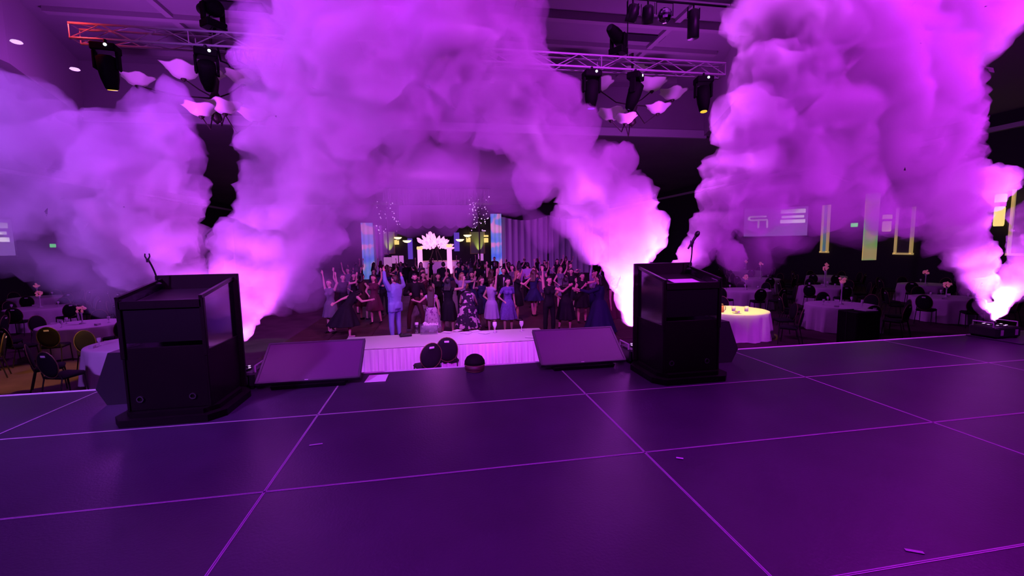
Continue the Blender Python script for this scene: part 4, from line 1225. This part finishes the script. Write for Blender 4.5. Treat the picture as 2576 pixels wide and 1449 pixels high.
def build_person(spec, voxel=0.018):
    """Meshes of one figure standing at the origin, facing -y."""
    sx = spec.get('girth', 1.0); fem = spec.get('female', True); lean = math.radians(spec.get('lean', 0)); twist = spec.get('tilt', 0.0)
    hipw, shw = (0.095 if fem else 0.09), (0.165 if fem else 0.20)
    pel = Vector((0, 0, 0.90))
    Rl = Matrix.Rotation(lean, 3, 'X') @ Matrix.Rotation(twist, 3, 'Y')
    def tor(x, y, z): return pel + Rl @ Vector((x, y, z))
    def A(p, n=3): return p
    head_c = tor(0, -0.02, 0.70) if not spec.get('head_down') else tor(0, -0.10, 0.66)
    face = (Matrix.Rotation(lean * 0.6, 3, 'X') @ Vector((math.sin(spec.get('look', 0)), -math.cos(spec.get('look', 0)), 0))).normalized()
    upv = (head_c - tor(0, 0, 0.5)).normalized()
    # torso
    T = []
    prof = [(0.00, 0.155, 0.115), (0.06, 0.15, 0.11), (0.14, 0.135, 0.10), (0.22, 0.128, 0.098), (0.30, 0.14, 0.105), (0.38, 0.155, 0.112), (0.45, 0.15, 0.10)] if fem else \
           [(0.00, 0.15, 0.115), (0.07, 0.15, 0.115), (0.15, 0.15, 0.115), (0.24, 0.155, 0.118), (0.33, 0.17, 0.122), (0.41, 0.18, 0.118), (0.47, 0.165, 0.10)]
    for z, w, d in prof:
        k = sx
        r = d * k
        for u in (-1, -0.5, 0, 0.5, 1):
            T.append((tor(u * max(0.0, w * k - r), 0, z), r))
    if fem:
        for s in (-1, 1): T.append((tor(s * 0.07 * sx, -0.075 * sx, 0.355), 0.065 * sx))
    for s in (-1, 1):
        T += chain(tor(0, 0, 0.50), tor(s * shw, 0.0, 0.475), 0.06, 0.052 + 0.008 * (not fem))
    T.append((tor(0, 0.06, 0.0), 0.11 * sx))
    neck = chain(tor(0, 0.0, 0.50), head_c - upv * 0.05, 0.056 if fem else 0.064, 0.05)
    # head: skull, jaw, nose, ears
    side = face.cross(upv).normalized()
    H = [(head_c + upv * 0.035 - face * 0.015, 0.094), (head_c + upv * 0.02 + face * 0.015, 0.088), (head_c - upv * 0.04 + face * 0.035, 0.066), (head_c - upv * 0.075 + face * 0.05, 0.045),
         (head_c + face * 0.100 - upv * 0.012, 0.020), (head_c + face * 0.092 + upv * 0.012, 0.015)]
    for s in (-1, 1):
        H.append((head_c + side * s * 0.088 - upv * 0.005, 0.022))
    arms, hands, wr = [], [], {}
    armsp = []
    for s, key in ((-1, 'ra'), (1, 'la')):
        a = spec.get(key, 'down')
        u, f = UP[a] if isinstance(a, str) else a
        u = Rl @ Vector((u[0] * s, u[1], u[2])).normalized(); f = (Rl @ Vector((f[0] * s, f[1], f[2]))).normalized()
        sh = tor(s * (shw + 0.01), 0.0, 0.465); el = sh + u * 0.275; wrp = el + f * 0.245
        g = (1.0 if fem else 1.15) * (0.5 + 0.5 * sx)
        armsp.append((chain(sh, el, 0.052 * g, 0.040 * g), chain(el, wrp, 0.039 * g, 0.027 * g)))
        # hand: palm, four fingers, thumb off the side
        n_ = f.cross(Vector((0, -1, 0.3))).normalized() if abs(f.y) < 0.9 else f.cross(Vector((0, 0, 1))).normalized()
        palm = wrp + f * 0.05
        hs = chain(wrp, palm + f * 0.02, 0.027, 0.034) + [(palm + n_ * 0.02, 0.022), (palm - n_ * 0.02, 0.022)]
        curl = f.cross(n_).normalized() * s
        for q, (off, ln) in enumerate(((-0.030, 0.062), (-0.010, 0.075), (0.011, 0.070), (0.031, 0.055))):
            b = palm + n_ * off + f * 0.03
            mid = b + (f + n_ * off * 5).normalized() * ln * 0.55
            hs += chain(b, mid, 0.0125, 0.0115) + chain(mid, mid + (f + curl * 0.5).normalized() * ln * 0.5, 0.0115, 0.010)
        tb = wrp + f * 0.025 - n_ * 0.028
        hs += chain(tb, tb + (f * 0.6 - n_ * 0.8).normalized() * 0.045, 0.0135, 0.012) + chain(tb + (f * 0.6 - n_ * 0.8).normalized() * 0.045, tb + (f * 0.6 - n_ * 0.8).normalized() * 0.045 + f * 0.03, 0.012, 0.010)
        hands += hs
    legs, feet = [], []
    for s, key in ((-1, 'rl'), (1, 'll')):
        th, shn = spec.get(key, ((0.06, -0.02, -1), (0.0, 0.03, -1)))
        th = Vector((th[0] * s, th[1], th[2])).normalized(); shn = Vector((shn[0] * s, shn[1], shn[2])).normalized()
        hip = pel + Vector((s * hipw * sx, 0, -0.03)); kn = hip + th * 0.42; an = kn + shn * 0.40
        g = 0.55 + 0.45 * sx
        legs.append((chain(hip, kn, 0.088 * g, 0.058 * g), chain(kn, kn.lerp(an, 0.35), 0.054 * g, 0.058 * g) + chain(kn.lerp(an, 0.35), an, 0.058 * g, 0.036)))
        toe = an + Vector((0.02 * s, -0.13, -0.045))
        feet.append((an, toe))
    low = min(min(a.z - 0.035, t.z - 0.03) for a, t in feet)
    # everything
    bodys = list(T) + neck + H + hands
    for a, b in armsp: bodys += a + b
    for a, b in legs: bodys += a + b
    for a, t in feet: bodys += chain(a - Vector((0, -0.02, 0.03)), t, 0.034, 0.028)
    parts = {}
    parts['body'] = (blob_mesh('body', bodys, voxel), SKIN)
    # clothes
    grow = lambda L_, d: [(p, r + d) for p, r in L_]
    top, bottom = spec.get('top'), spec.get('bottom')
    sl = spec.get('sleeve', 0)      # 0 none, 1 short, 2 long
    if 'dress' in spec:
        hem = spec.get('hem', 0.48); flare = spec.get('flare', 0.30)
        cl = grow([q for q in T], 0.014)
        for a, b in armsp:
            if sl >= 1: cl += grow(a[: len(a) if sl == 2 else max(2, len(a) // 2)], 0.014)
            if sl == 2: cl += grow(b, 0.012)
        n = 40; vs, fs = [], []
        levels = [(1.02, 0.135 * sx, 0), (0.92, 0.185 * sx, 0.01), ((0.92 + hem) / 2, (0.185 * sx + flare) / 2, 0.05), (hem, flare, 0.09)]
        bend = Rl
        for z, r, w in levels:
            for k in range(n):
                t = 2 * math.pi * k / n
                rr_ = r * (1 + w * math.sin(9 * t + spec.get('seed', 0)))
                v = Vector((rr_ * math.cos(t) * 1.08, rr_ * math.sin(t) * 0.95, z))
                if z > 0.95: v = pel + Rl @ (v - pel)
                v += Vector(spec.get('swing', (0, 0, 0))) * max(0, (0.92 - z)) * 1.5
                vs.append(v)
        for i in range(len(levels) - 1):
            for k in range(n):
                p, q = i * n + k, i * n + (k + 1) % n
                fs.append((p + n, q + n, q, p))
        fs.append(tuple(range(n))); fs.append(tuple((len(levels) - 1) * n + k for k in range(n - 1, -1, -1)))
        parts['dress'] = (blob_mesh('dress', cl, voxel * 1.05, [(vs, fs)], 2), CL[spec['dress']])
    if top:
        cl = grow([q for q in T], 0.026 if spec.get('jacket') else 0.014)
        for a, b in armsp:
            if sl >= 1: cl += grow(a[: len(a) if sl == 2 else max(2, len(a) // 2)], 0.02 if spec.get('jacket') else 0.014)
            if sl == 2: cl += grow(b, 0.016 if spec.get('jacket') else 0.011)
        if spec.get('jacket'):
            for s in (-1, -0.4, 0.4, 1): cl += chain(tor(s * 0.11 * sx, 0.03, 0.0), tor(s * 0.12 * sx, 0.035, -0.12), 0.095 * sx, 0.09 * sx)
        parts['jacket' if spec.get('jacket') else 'top'] = (blob_mesh('jacket' if spec.get('jacket') else 'top', cl, voxel * 1.05), CL[top])
        if spec.get('jacket'):
            parts['shirt'] = (blob_mesh('shirt', [(tor(0, -0.088 * sx, z), 0.062 * sx) for z in (0.02, 0.09, 0.16, 0.23, 0.30, 0.37, 0.44)], voxel), CL['white'])
    if bottom:
        cl = [(p, r + 0.018) for p, r in T if p.z < 1.02 + 0.02 and (p - pel).length < 0.2]
        for a, b in legs:
            cl += grow(a, 0.016)
            cl += [(p, max(r + 0.02, 0.062)) for p, r in b[:-1]]
        if spec.get('skirt'):
            n = 36; vs, fs = [], []
            levels = [(1.0, 0.15 * sx), (0.88, 0.19 * sx), (spec['skirt'], spec.get('flare', 0.25))]
            for z, r in levels:
                for k in range(n):
                    t = 2 * math.pi * k / n; vs.append(Vector((r * math.cos(t), r * math.sin(t) * 0.92, z)))
            for i in range(2):
                for k in range(n):
                    p, q = i * n + k, i * n + (k + 1) % n; fs.append((p + n, q + n, q, p))
            fs.append(tuple(range(n))); fs.append(tuple(2 * n + k for k in range(n - 1, -1, -1)))
            parts['skirt'] = (blob_mesh('skirt', [(pel, 0.1)], voxel * 1.1, [(vs, fs)], 2), CL[bottom])
        else:
            parts['trousers'] = (blob_mesh('trousers', cl, voxel * 1.05), CL[bottom])
    # hair
    hl = spec.get('hair_len', 0.0)
    hs = [(head_c + upv * 0.055 - face * 0.025, 0.099), (head_c + upv * 0.02 - face * 0.045, 0.092), (head_c + upv * 0.088 + face * 0.012, 0.056)]
    if hl > 0:
        for s in (-1, -0.33, 0.33, 1):
            a = head_c + upv * 0.03 - face * 0.055 + side * s * 0.062
            back_ = (-face * (1.0 - abs(s) * 0.5)).normalized()
            b = head_c - upv * 0.14 - face * 0.06 + side * s * 0.08
            hs += chain(a, b, 0.05, 0.05)
            if hl > 0.2: hs += chain(b, b + Vector((0, 0, -1)) * (hl - 0.2) - face * 0.07, 0.05, 0.035)
    elif fem and spec.get('bun'):
        hs.append((head_c + upv * 0.06 - face * 0.115, 0.05))
    parts['hair'] = (blob_mesh('hair', hs, voxel * 0.9, smooth=2), HAIRS[spec.get('hair', 'dark')])
    if spec.get('beard'):
        parts['beard'] = (blob_mesh('beard', [(head_c - upv * 0.075 + face * 0.058, 0.047), (head_c - upv * 0.05 + face * 0.05 + side * 0.03, 0.045), (head_c - upv * 0.05 + face * 0.05 - side * 0.03, 0.045)], voxel * .8), HAIRS['dark'])
    ex = []
    for s in (-1, 1):
        ex.append(('eye', [(head_c + face * 0.098 + side * s * 0.032 + upv * 0.022, 0.011)], EYE_M))
    ex.append(('mouth', [(head_c + face * 0.096 - upv * 0.052 + side * q, 0.009) for q in (-0.015, 0, 0.015)], LIP))
    small = []
    for nm, sp, mm in ex:
        V, F = ico(1); v, f = [], []
        for p, r in sp:
            k = len(v); v += [tuple(x) for x in (V * r + np.array(p))]; f += [tuple(i + k for i in g) for g in F]
        me = bpy.data.meshes.new(nm); me.from_pydata(v, [], f); small.append((nm, me, mm))
    for a, t in feet:
        sp = chain(a + Vector((0, 0.03, -0.035)), t - Vector((0, 0.02, 0.0)), 0.042, 0.036)
        me = blob_mesh('shoe', sp, voxel * .9, smooth=1); small.append(('shoe', me, SHOE if not spec.get('pale_shoe') else CL['beige']))
    return parts, small, low

def make_person(spec, x, y, rz, label, group=None, height=1.68, voxel=0.018, proto=None):
    """proto: (parts, small, low) to share meshes."""
    P, S, low = proto or build_person(spec, voxel)
    s = height / 1.70
    t = empty('person', (x, y, 0.014 - low * s), rz); t.scale = (s, s, s)
    tag(t, label, 'person', group)
    for nm, (me, mm) in P.items():
        if not me.materials: me.materials.append(mm)
        o = bpy.data.objects.new(nm, me); COL.objects.link(o); o.parent = t
    for nm, me, mm in S:
        if not me.materials: me.materials.append(mm)
        o = bpy.data.objects.new(nm, me); COL.objects.link(o); o.parent = t
    return t, (P, S, low)

def P_at(px, py_feet): q = at_z(px, py_feet, 0.0); return q.x, q.y
STEP_L = ((0.25, -0.25, -1), (0.05, 0.25, -1)); STEP_R = ((0.10, 0.12, -1), (0.0, 0.25, -1)); KICK = ((0.25, 0.1, -1), (0.15, 0.85, -0.5)); WIDE_ST = ((0.28, -0.05, -1), (0.05, 0.1, -1))
front = [
 # px, feet py, facing (0 = towards the stage, pi = away), height, label, spec
 (874, 850, 2.4, 1.62, 'woman in flared black dress bending forward and swinging a leg at left', dict(dress='black', flare=0.50, hem=0.36, girth=1.15, lean=42, la='back', ra='out', ll=KICK, swing=(0.12, 0.05, 0), hair_len=0.25, head_down=True, pale_shoe=True)),
 (996, 850, -2.2, 1.80, 'man in light blue suit with both arms raised behind the head table', dict(female=False, top='blue_suit', jacket=True, sleeve=2, bottom='blue_suit', la='up', ra='bent_up', girth=1.28, hair='brown', lean=-4)),
 (1048, 832, 0.15, 1.80, 'bearded man in black shirt and brown trousers, hands at waist', dict(female=False, top='black', sleeve=2, bottom='brown', la='waist', ra='waist', beard=True, rl=WIDE_ST, ll=WIDE_ST)),
 (1088, 848, 2.95, 1.47, 'short girl with long hair and white floral dress seen from behind', dict(dress='floral_white', flare=0.27, hem=0.30, la='wide', ra='down', hair='brown', hair_len=0.62)),
 (1131, 842, 2.8, 1.68, 'woman in black off-shoulder dress with dark hair next to the floral girl', dict(dress='black', flare=0.24, hem=0.42, ra='bent_up', la='fwd', hair_len=0.3, ll=STEP_L)),
 (1178, 850, 3.0, 1.60, 'broad woman in dark dress with large flowers bending forward', dict(dress='floral_dark', flare=0.36, hem=0.30, girth=1.35, lean=38, la='fwd', ra='fwd', hair_len=0.2, head_down=True)),
 (1213, 832, 0.7, 1.66, 'woman in short navy dress stepping beside the flowered dress', dict(dress='navy', flare=0.26, hem=0.55, la='clap', ra='bent_up', hair='brown', hair_len=0.4, ll=STEP_L)),
 (1238, 840, 2.2, 1.66, 'woman in lavender dress raising one hand beside the purple dress', dict(dress='lavender', flare=0.24, hem=0.45, ra='high', la='hip', hair='brown', bun=True)),
 (1279, 836, 0.3, 1.64, 'woman in purple lace dress lit blue in front of the dancers', dict(dress='purple_lace', flare=0.29, hem=0.40, la='down', ra='hip', hair_len=0.25, sleeve=1)),
 (1343, 796, 2.6, 1.70, 'woman in short navy flared dress with crossed legs, seen from behind', dict(dress='navy', flare=0.36, hem=0.58, la='hip', ra='clap', hair='brown', hair_len=0.35, rl=((-0.05, 0, -1), (-0.06, 0, -1)), ll=((-0.05, -.1, -1), (-0.1, .1, -1)))),
 (1302, 806, 1.4, 1.72, 'woman in black skirt and top beside the short navy dress', dict(top='black', bottom='black', skirt=0.5, la='bent_up', ra='clap', sleeve=1, hair='blond', hair_len=0.3)),
 (1382, 842, 0.2, 1.70, 'woman in black with one bare arm stretched high', dict(top='black', bottom='black', ra='high', la='out', sleeve=0, girth=1.1, hair_len=0.15)),
 (1424, 832, 2.7, 1.64, 'woman in long black dress with bare shoulder beside the raised arm', dict(dress='black', flare=0.30, hem=0.34, girth=1.1, la='hip', ra='out', hair_len=0.25, ll=STEP_L)),
 (1464, 812, 0.1, 1.66, 'woman in short black dress facing the stage near the right fog', dict(dress='black', flare=0.27, hem=0.52, la='bent_up', ra='waist', girth=1.12, hair_len=0.3)),
 (1437, 786, -0.4, 1.68, 'woman with long pale face framed by dark hair behind the short black dress', dict(dress='black', flare=0.27, hem=0.5, la='down', ra='clap', hair_len=0.45)),
 (1490, 800, 0.9, 1.68, 'person in lavender top raising an arm at the edge of fog', dict(top='lavender', bottom='navy', la='bent_up', ra='up', sleeve=2, hair_len=0.2)),
 (1508, 848, -2.2, 1.74, 'dark figure in long navy gown at the right end of dancers', dict(dress='navy', flare=0.48, hem=0.12, sleeve=2, la='fwd', ra='down', girth=1.2, hair_len=0.2)),
 (1538, 838, 1.0, 1.62, 'person in wine dress half hidden by the right fog jet', dict(dress='wine', flare=0.28, hem=0.45, la='bent_up', ra='down', hair_len=0.3)),
 (836, 838, -0.5, 1.66, 'woman with bare arms raised at the left edge of the dance floor', dict(dress='grey', flare=0.26, hem=0.5, la='up', ra='high', hair='brown', hair_len=0.3)),
 (868, 812, 0.5, 1.70, 'woman in dark top with raised arm behind the bending woman', dict(top='black', bottom='black', la='bent_up', ra='up', sleeve=0, hair_len=0.35)),
 (915, 805, 2.4, 1.68, 'woman in brown dress twisting on the dark left part of dance floor', dict(dress='brown', flare=0.28, hem=0.5, la='out', ra='wide', hair_len=0.25, rl=WIDE_ST)),
 (945, 815, -0.3, 1.68, 'woman in rose-brown dress with raised arm left of the blue suit', dict(dress='wine', flare=0.30, hem=0.46, la='up', ra='hip', hair='brown', hair_len=0.3, ll=STEP_L)),
 (968, 792, 0.6, 1.74, 'man in dark shirt dancing behind the blue suit', dict(female=False, top='navy', sleeve=2, bottom='black', la='bent_up', ra='waist')),
 (1068, 800, 0.4, 1.68, 'woman in dark dress behind the bearded man', dict(dress='wine', flare=0.25, hem=0.5, la='high', ra='clap', hair_len=0.3)),
 (1105, 805, 0.2, 1.66, 'woman in black with fist raised behind the floral girl', dict(top='black', bottom='black', la='up', ra='down', sleeve=0, hair_len=0.35)),
 (1165, 806, 0.3, 1.68, 'woman in pale top with both arms up at centre of the dancers', dict(top='lavender', bottom='black', la='bent_up', ra='up', sleeve=1, hair='blond', hair_len=0.3)),
 (1190, 800, -0.2, 1.68, 'woman with long loose hair and dark dress at centre of dancers', dict(dress='navy', flare=0.26, hem=0.5, la='clap', ra='down', hair_len=0.5)),
 (1238, 788, 2.5, 1.70, 'woman in bronze dress, both hands high, behind the lavender dress', dict(dress='brown', flare=0.25, hem=0.5, la='high', ra='up', hair='brown', hair_len=0.3)),
 (1268, 790, 0.0, 1.76, 'man in dark suit right of the raised bronze arms', dict(female=False, top='black', jacket=True, sleeve=2, bottom='black', la='waist', ra='down')),
 (1118, 760, 3.0, 1.86, 'man in black suit standing still before the flower display', dict(female=False, top='black', jacket=True, sleeve=2, bottom='black', la='down', ra='down', girth=1.15)),
 (1328, 760, 3.0, 1.80, 'man in pale shirt seen from behind in the back rows', dict(female=False, top='lavender', sleeve=2, bottom='black', la='down', ra='waist')),
 (1410, 775, 0.4, 1.70, 'woman in grey dress behind the high bare arm', dict(dress='grey', flare=0.26, hem=0.5, la='up', ra='hip', hair='blond', hair_len=0.3)),
]
for i, (px, py, rz, hgt, lab, spec) in enumerate(front):
    spec['seed'] = i
    x, y = P_at(px, py)
    make_person(spec, x, y, rz, lab, 'dancers on the dance floor', hgt, 0.017 if i < 18 else 0.022)

# the crowd further back: eight figures repeated
crowd_specs = [
 dict(female=False, top='black', jacket=True, sleeve=2, bottom='black', la='down', ra='waist'),
 dict(dress='black', flare=0.26, hem=0.45, la='up', ra='hip', hair_len=0.3),
 dict(dress='wine', flare=0.26, hem=0.45, la='clap', ra='clap', hair='brown', hair_len=0.35),
 dict(female=False, top='navy', sleeve=2, bottom='black', la='bent_up', ra='down'),
 dict(dress='grey', flare=0.26, hem=0.5, la='down', ra='up', hair_len=0.4),
 dict(top='black', bottom='black', la='waist', ra='bent_up', sleeve=1, hair='brown', hair_len=0.25),
]
crowd_lab = ['guest in black suit', 'guest in black dress, arm raised', 'guest in wine-red dress', 'guest in navy shirt', 'guest in grey dress', 'guest in black top']
ORD = ('leftmost', 'second from left', 'third from left', 'fourth from left', 'fifth from left', 'sixth from left', 'seventh from left', 'eighth from left', 'ninth from left', 'tenth from left', 'eleventh from left', 'twelfth from left', 'thirteenth from left', 'fourteenth from left', 'fifteenth from left')
protos = [None] * 6
rr = random.Random(77)
placed = [P_at(px, py) for px, py, *_ in front]
for row, (y, x0, x1, n) in enumerate(((18.5, -3.9, 6.3, 11), (21.0, -4.4, 6.3, 12), (23.6, -4.6, 7.0, 13), (26.5, -5.2, 8.2, 14), (30.0, -6.0, 9.5, 15))):
    k_in = 0
    for k in range(n):
        x = x0 + (x1 - x0) * (k + rr.uniform(0.2, 0.8)) / n; yy = y + rr.uniform(-0.8, 0.8)
        if any((x - a) ** 2 + (yy - b) ** 2 < 0.8 for a, b in placed): continue
        if abs(x - 0.4) < 0.9 and yy > 22 and rr.random() < 0.6: continue
        placed.append((x, yy))
        v = rr.randrange(6)
        t, protos[v] = make_person(crowd_specs[v], x, yy, rr.choice((0, math.pi)) + rr.uniform(-1.1, 1.1),
                                   '%s, %s in the %s crowd row' % (crowd_lab[v], ORD[k_in], ('nearest', 'second', 'middle', 'fourth', 'rearmost')[row]),
                                   'guests in the far crowd', rr.uniform(1.6, 1.82), 0.03, protos[v])
        k_in += 1
# ------------------------------------------------------------------ fog
def fog_mat(name, lo, hi, scale=2.2, color=(0.93, 0.93, 0.95), cut=(0.38, 0.62)):
    """Scattering fog whose density billows with 3-D noise."""
    mt = bpy.data.materials.new(name)
    mt.use_nodes = True
    nt = mt.node_tree
    nt.nodes.clear()
    out = nt.nodes.new('ShaderNodeOutputMaterial')
    v = nt.nodes.new('ShaderNodeVolumeScatter')
    v.inputs['Color'].default_value = (*color, 1)
    v.inputs['Anisotropy'].default_value = 0.0
    tc = nt.nodes.new('ShaderNodeTexCoord')
    n = nt.nodes.new('ShaderNodeTexNoise')
    n.inputs['Scale'].default_value = scale
    n.inputs['Detail'].default_value = 2.5
    mr = nt.nodes.new('ShaderNodeMapRange')
    mr.inputs[1].default_value, mr.inputs[2].default_value = cut
    mr.inputs[3].default_value, mr.inputs[4].default_value = lo, hi
    nt.links.new(tc.outputs['Object'], n.inputs['Vector'])
    nt.links.new(n.outputs['Fac'], mr.inputs[0])
    nt.links.new(mr.outputs[0], v.inputs['Density'])
    nt.links.new(v.outputs[0], out.inputs['Volume'])
    return mt

def drop_cavities(me):
    """Remove closed pockets inside a fused skin (islands that enclose negative volume)."""
    bm = bmesh.new()
    bm.from_mesh(me)
    bm.verts.ensure_lookup_table()
    seen = [False] * len(bm.verts)
    bad = []
    for v0 in bm.verts:
        if seen[v0.index]:
            continue
        seen[v0.index] = True
        stack, isl = [v0], [v0]
        while stack:
            v = stack.pop()
            for e in v.link_edges:
                w = e.other_vert(v)
                if not seen[w.index]:
                    seen[w.index] = True
                    stack.append(w); isl.append(w)
        vol = 0.0
        for f in {f for v in isl for f in v.link_faces}:
            c = f.calc_center_median()
            vol += c.dot(f.normal) * f.calc_area() / 3
        if vol <= 0.0 or len(isl) < 30:
            bad += isl
    if bad:
        bmesh.ops.delete(bm, geom=bad, context='VERTS')
        bm.to_mesh(me)
        me.update()
    bm.free()

def fog_shell(name, blobs, grow, voxel, amp, seed, mat, parent):
    """Billowing closed skin round a list of (point, radius)."""
    verts, faces = [], []
    V, F = ico(2)
    for p, r in blobs:
        n = len(verts)
        verts += [tuple(x) for x in (V * max(r * grow, voxel * 0.8) + np.array(p))]
        faces += [tuple(i + n for i in f) for f in F]
    me = remeshed(name, verts, faces, voxel, 4)
    drop_cavities(me)
    nv = len(me.vertices)
    co = np.empty(nv * 3); me.vertices.foreach_get('co', co); co = co.reshape(-1, 3)
    no = np.empty(nv * 3); me.vertices.foreach_get('normal', no); no = no.reshape(-1, 3)
    P = np.array([p for p, r in blobs]); RR = np.array([r for p, r in blobs])
    # local plume size decides the size of its billows
    d = np.linalg.norm(co[:, None, :] - P[None], axis=2) - RR[None]
    loc = np.clip(RR[d.argmin(1)], 0.06, 1.0)
    off = Vector((seed * 3.1, seed * 1.7, seed * 5.3))
    disp = np.empty(nv)
    for i in range(nv):
        v = Vector(co[i]); s = loc[i]
        q = v / (0.9 * s + 0.12) + off
        a = 1 - 2 * abs(noise.noise(q))             # round billows with creases between
        b = 1 - 2 * abs(noise.noise(q * 2.3))
        c = 1 - 2 * abs(noise.noise(q * 5.1))
        disp[i] = (a * 0.58 + b * 0.38 + c * 0.22 - 0.52) * s * amp
    co += no * disp[:, None]
    me.vertices.foreach_set('co', co.ravel())
    me.shade_smooth()
    me.materials.clear()
    me.materials.append(mat)
    o = bpy.data.objects.new(name, me)
    COL.objects.link(o)
    o.parent = parent
    return o

FOG_BODY = fog_mat('fog_body', 0.9, 3.6, 1.9)
FOG_HAZE = fog_mat('fog_haze', 0.25, 1.3, 1.3)

def fog_plume(label, blobs, ypos, seed, haze=()):
    """blobs: (px, py, radius px[, metres further back])."""
    pts = []
    rr = random.Random(seed)
    for b in blobs:
        y = ypos + (b[3] if len(b) > 3 else 0.0)
        p = at_y(b[0], b[1], y)
        pts.append((p, b[2] * px_size(p)))
    root = empty('fog_plume', (pts[0][0].x, pts[0][0].y, STAGE_Z))
    tag(root, label, 'fog', 'fog plumes over the stage edge')
    inv = Vector(root.location)
    pts = [(p - inv, r) for p, r in pts]

    fog_shell('fog_body', pts, 0.97, VOX, AMP, seed + 11, FOG_BODY, root)

    if haze:
        hz = []
        for b in haze:
            p = at_y(b[0], b[1], ypos + (b[3] if len(b) > 3 else 0.0))
            hz.append((p - inv, b[2] * px_size(p)))
        fog_shell('fog_haze', hz, 1.0, 0.14, 0.5, seed + 31, FOG_HAZE, root)
    return root

S1 = [(575, 860, 14), (545, 800, 30), (510, 730, 45), (450, 690, 60), (400, 600, 95), (330, 680, 60), (415, 480, 86),
      (300, 560, 110), (310, 430, 130), (400, 330, 90), (430, 250, 50), (250, 340, 70), (150, 420, 130), (60, 330, 130),
      (20, 260, 70), (120, 280, 55), (60, 480, 110), (-60, 300, 110), (-60, 430, 120), (470, 420, 44), (485, 370, 26)]
S2 = [(606, 880, 10), (618, 830, 24), (630, 770, 42), (655, 700, 70), (565, 660, 38), (550, 690, 26), (590, 600, 55), (690, 620, 95),
      (640, 520, 50), (730, 520, 115), (770, 420, 130), (660, 440, 55), (700, 320, 100), (850, 320, 140), (640, 250, 50),
      (770, 190, 140), (690, 90, 90), (900, 170, 180), (850, 20, 190), (1040, 90, 170), (640, 30, 40), (800, 600, 70), (740, 690, 65),
      (700, 760, 40), (900, 420, 80), (1000, 280, 110), (860, -120, 200), (1060, -80, 180), (880, 510, 50)]
S3 = [(1588, 860, 10), (1585, 800, 24), (1580, 740, 44), (1572, 670, 66), (1590, 600, 80), (1635, 568, 46), (1555, 520, 88), (1608, 475, 32),
      (1480, 450, 92), (1550, 405, 50), (1400, 380, 98), (1458, 315, 54), (1300, 320, 105), (1395, 245, 66), (1255, 200, 125),
      (1335, 150, 56), (1150, 120, 150), (1300, 50, 78), (1200, 0, 145), (1430, 560, 50), (1480, 620, 46), (1340, 460, 60),
      (1180, -120, 160), (1130, 250, 100)]
S4 = [(1625, 860, 9), (1655, 780, 24), (1700, 700, 40), (1750, 640, 46), (1800, 570, 58), (1810, 490, 55), (1870, 420, 90), (1890, 310, 92), (1835, 330, 44),
      (1960, 190, 110), (1920, 90, 60), (1990, 60, 140), (1900, 20, 50), (1900, 520, 80), (1990, 420, 105), (2010, -100, 170), (1840, 645, 40)]
S5 = [(2484, 812, 12), (2474, 775, 26), (2460, 715, 40), (2438, 650, 54), (2400, 580, 75), (2350, 500, 100), (2300, 400, 120), (2250, 300, 150),
      (2180, 200, 165), (2100, 100, 180), (2340, 200, 100), (2400, 100, 105), (2470, 20, 90), (2060, 300, 130), (2150, 430, 80),
      (2250, 540, 60), (2430, 480, 70), (2500, 460, 45), (2545, 440, 26), (2100, -80, 180), (2350, -60, 150), (2380, 330, 60)]
S6 = [(2494, 808, 12), (2512, 775, 22), (2540, 735, 32), (2572, 690, 42), (2620, 630, 60), (2660, 560, 80)]
fog_plume('violet fog plume drifting to the left over the left lectern', S1, 4.95, 1, haze=[(90, 600, 110, .3), (220, 690, 90, .2), (-20, 560, 120, .3), (300, 760, 60, .2)])
fog_plume('tall magenta fog column rising beside the left lectern', S2, 4.95, 2, haze=[(1000, 470, 120, .3), (900, 560, 100, .2), (1090, 450, 130, .3), (830, 640, 90), (760, 740, 60)])
fog_plume('magenta fog jet with white-hot root leaning left from behind the right lectern', S3, 4.95, 3, haze=[(1270, 450, 90, .3), (1380, 580, 60), (1180, 440, 110, .4)])
fog_plume('fog plume rising behind the microphone of the right lectern', S4, 4.95, 4, haze=[(1960, 560, 90), (1880, 650, 70)])
fog_plume('wide magenta fog plume from the machine at the right stage edge', S5, 4.92, 5, haze=[(2150, 520, 100), (2050, 500, 90)])
fog_plume('short fog jet leaning off the right side of the picture', S6, 4.92, 6)

bpy.data.scenes.remove(WORKSHOP)
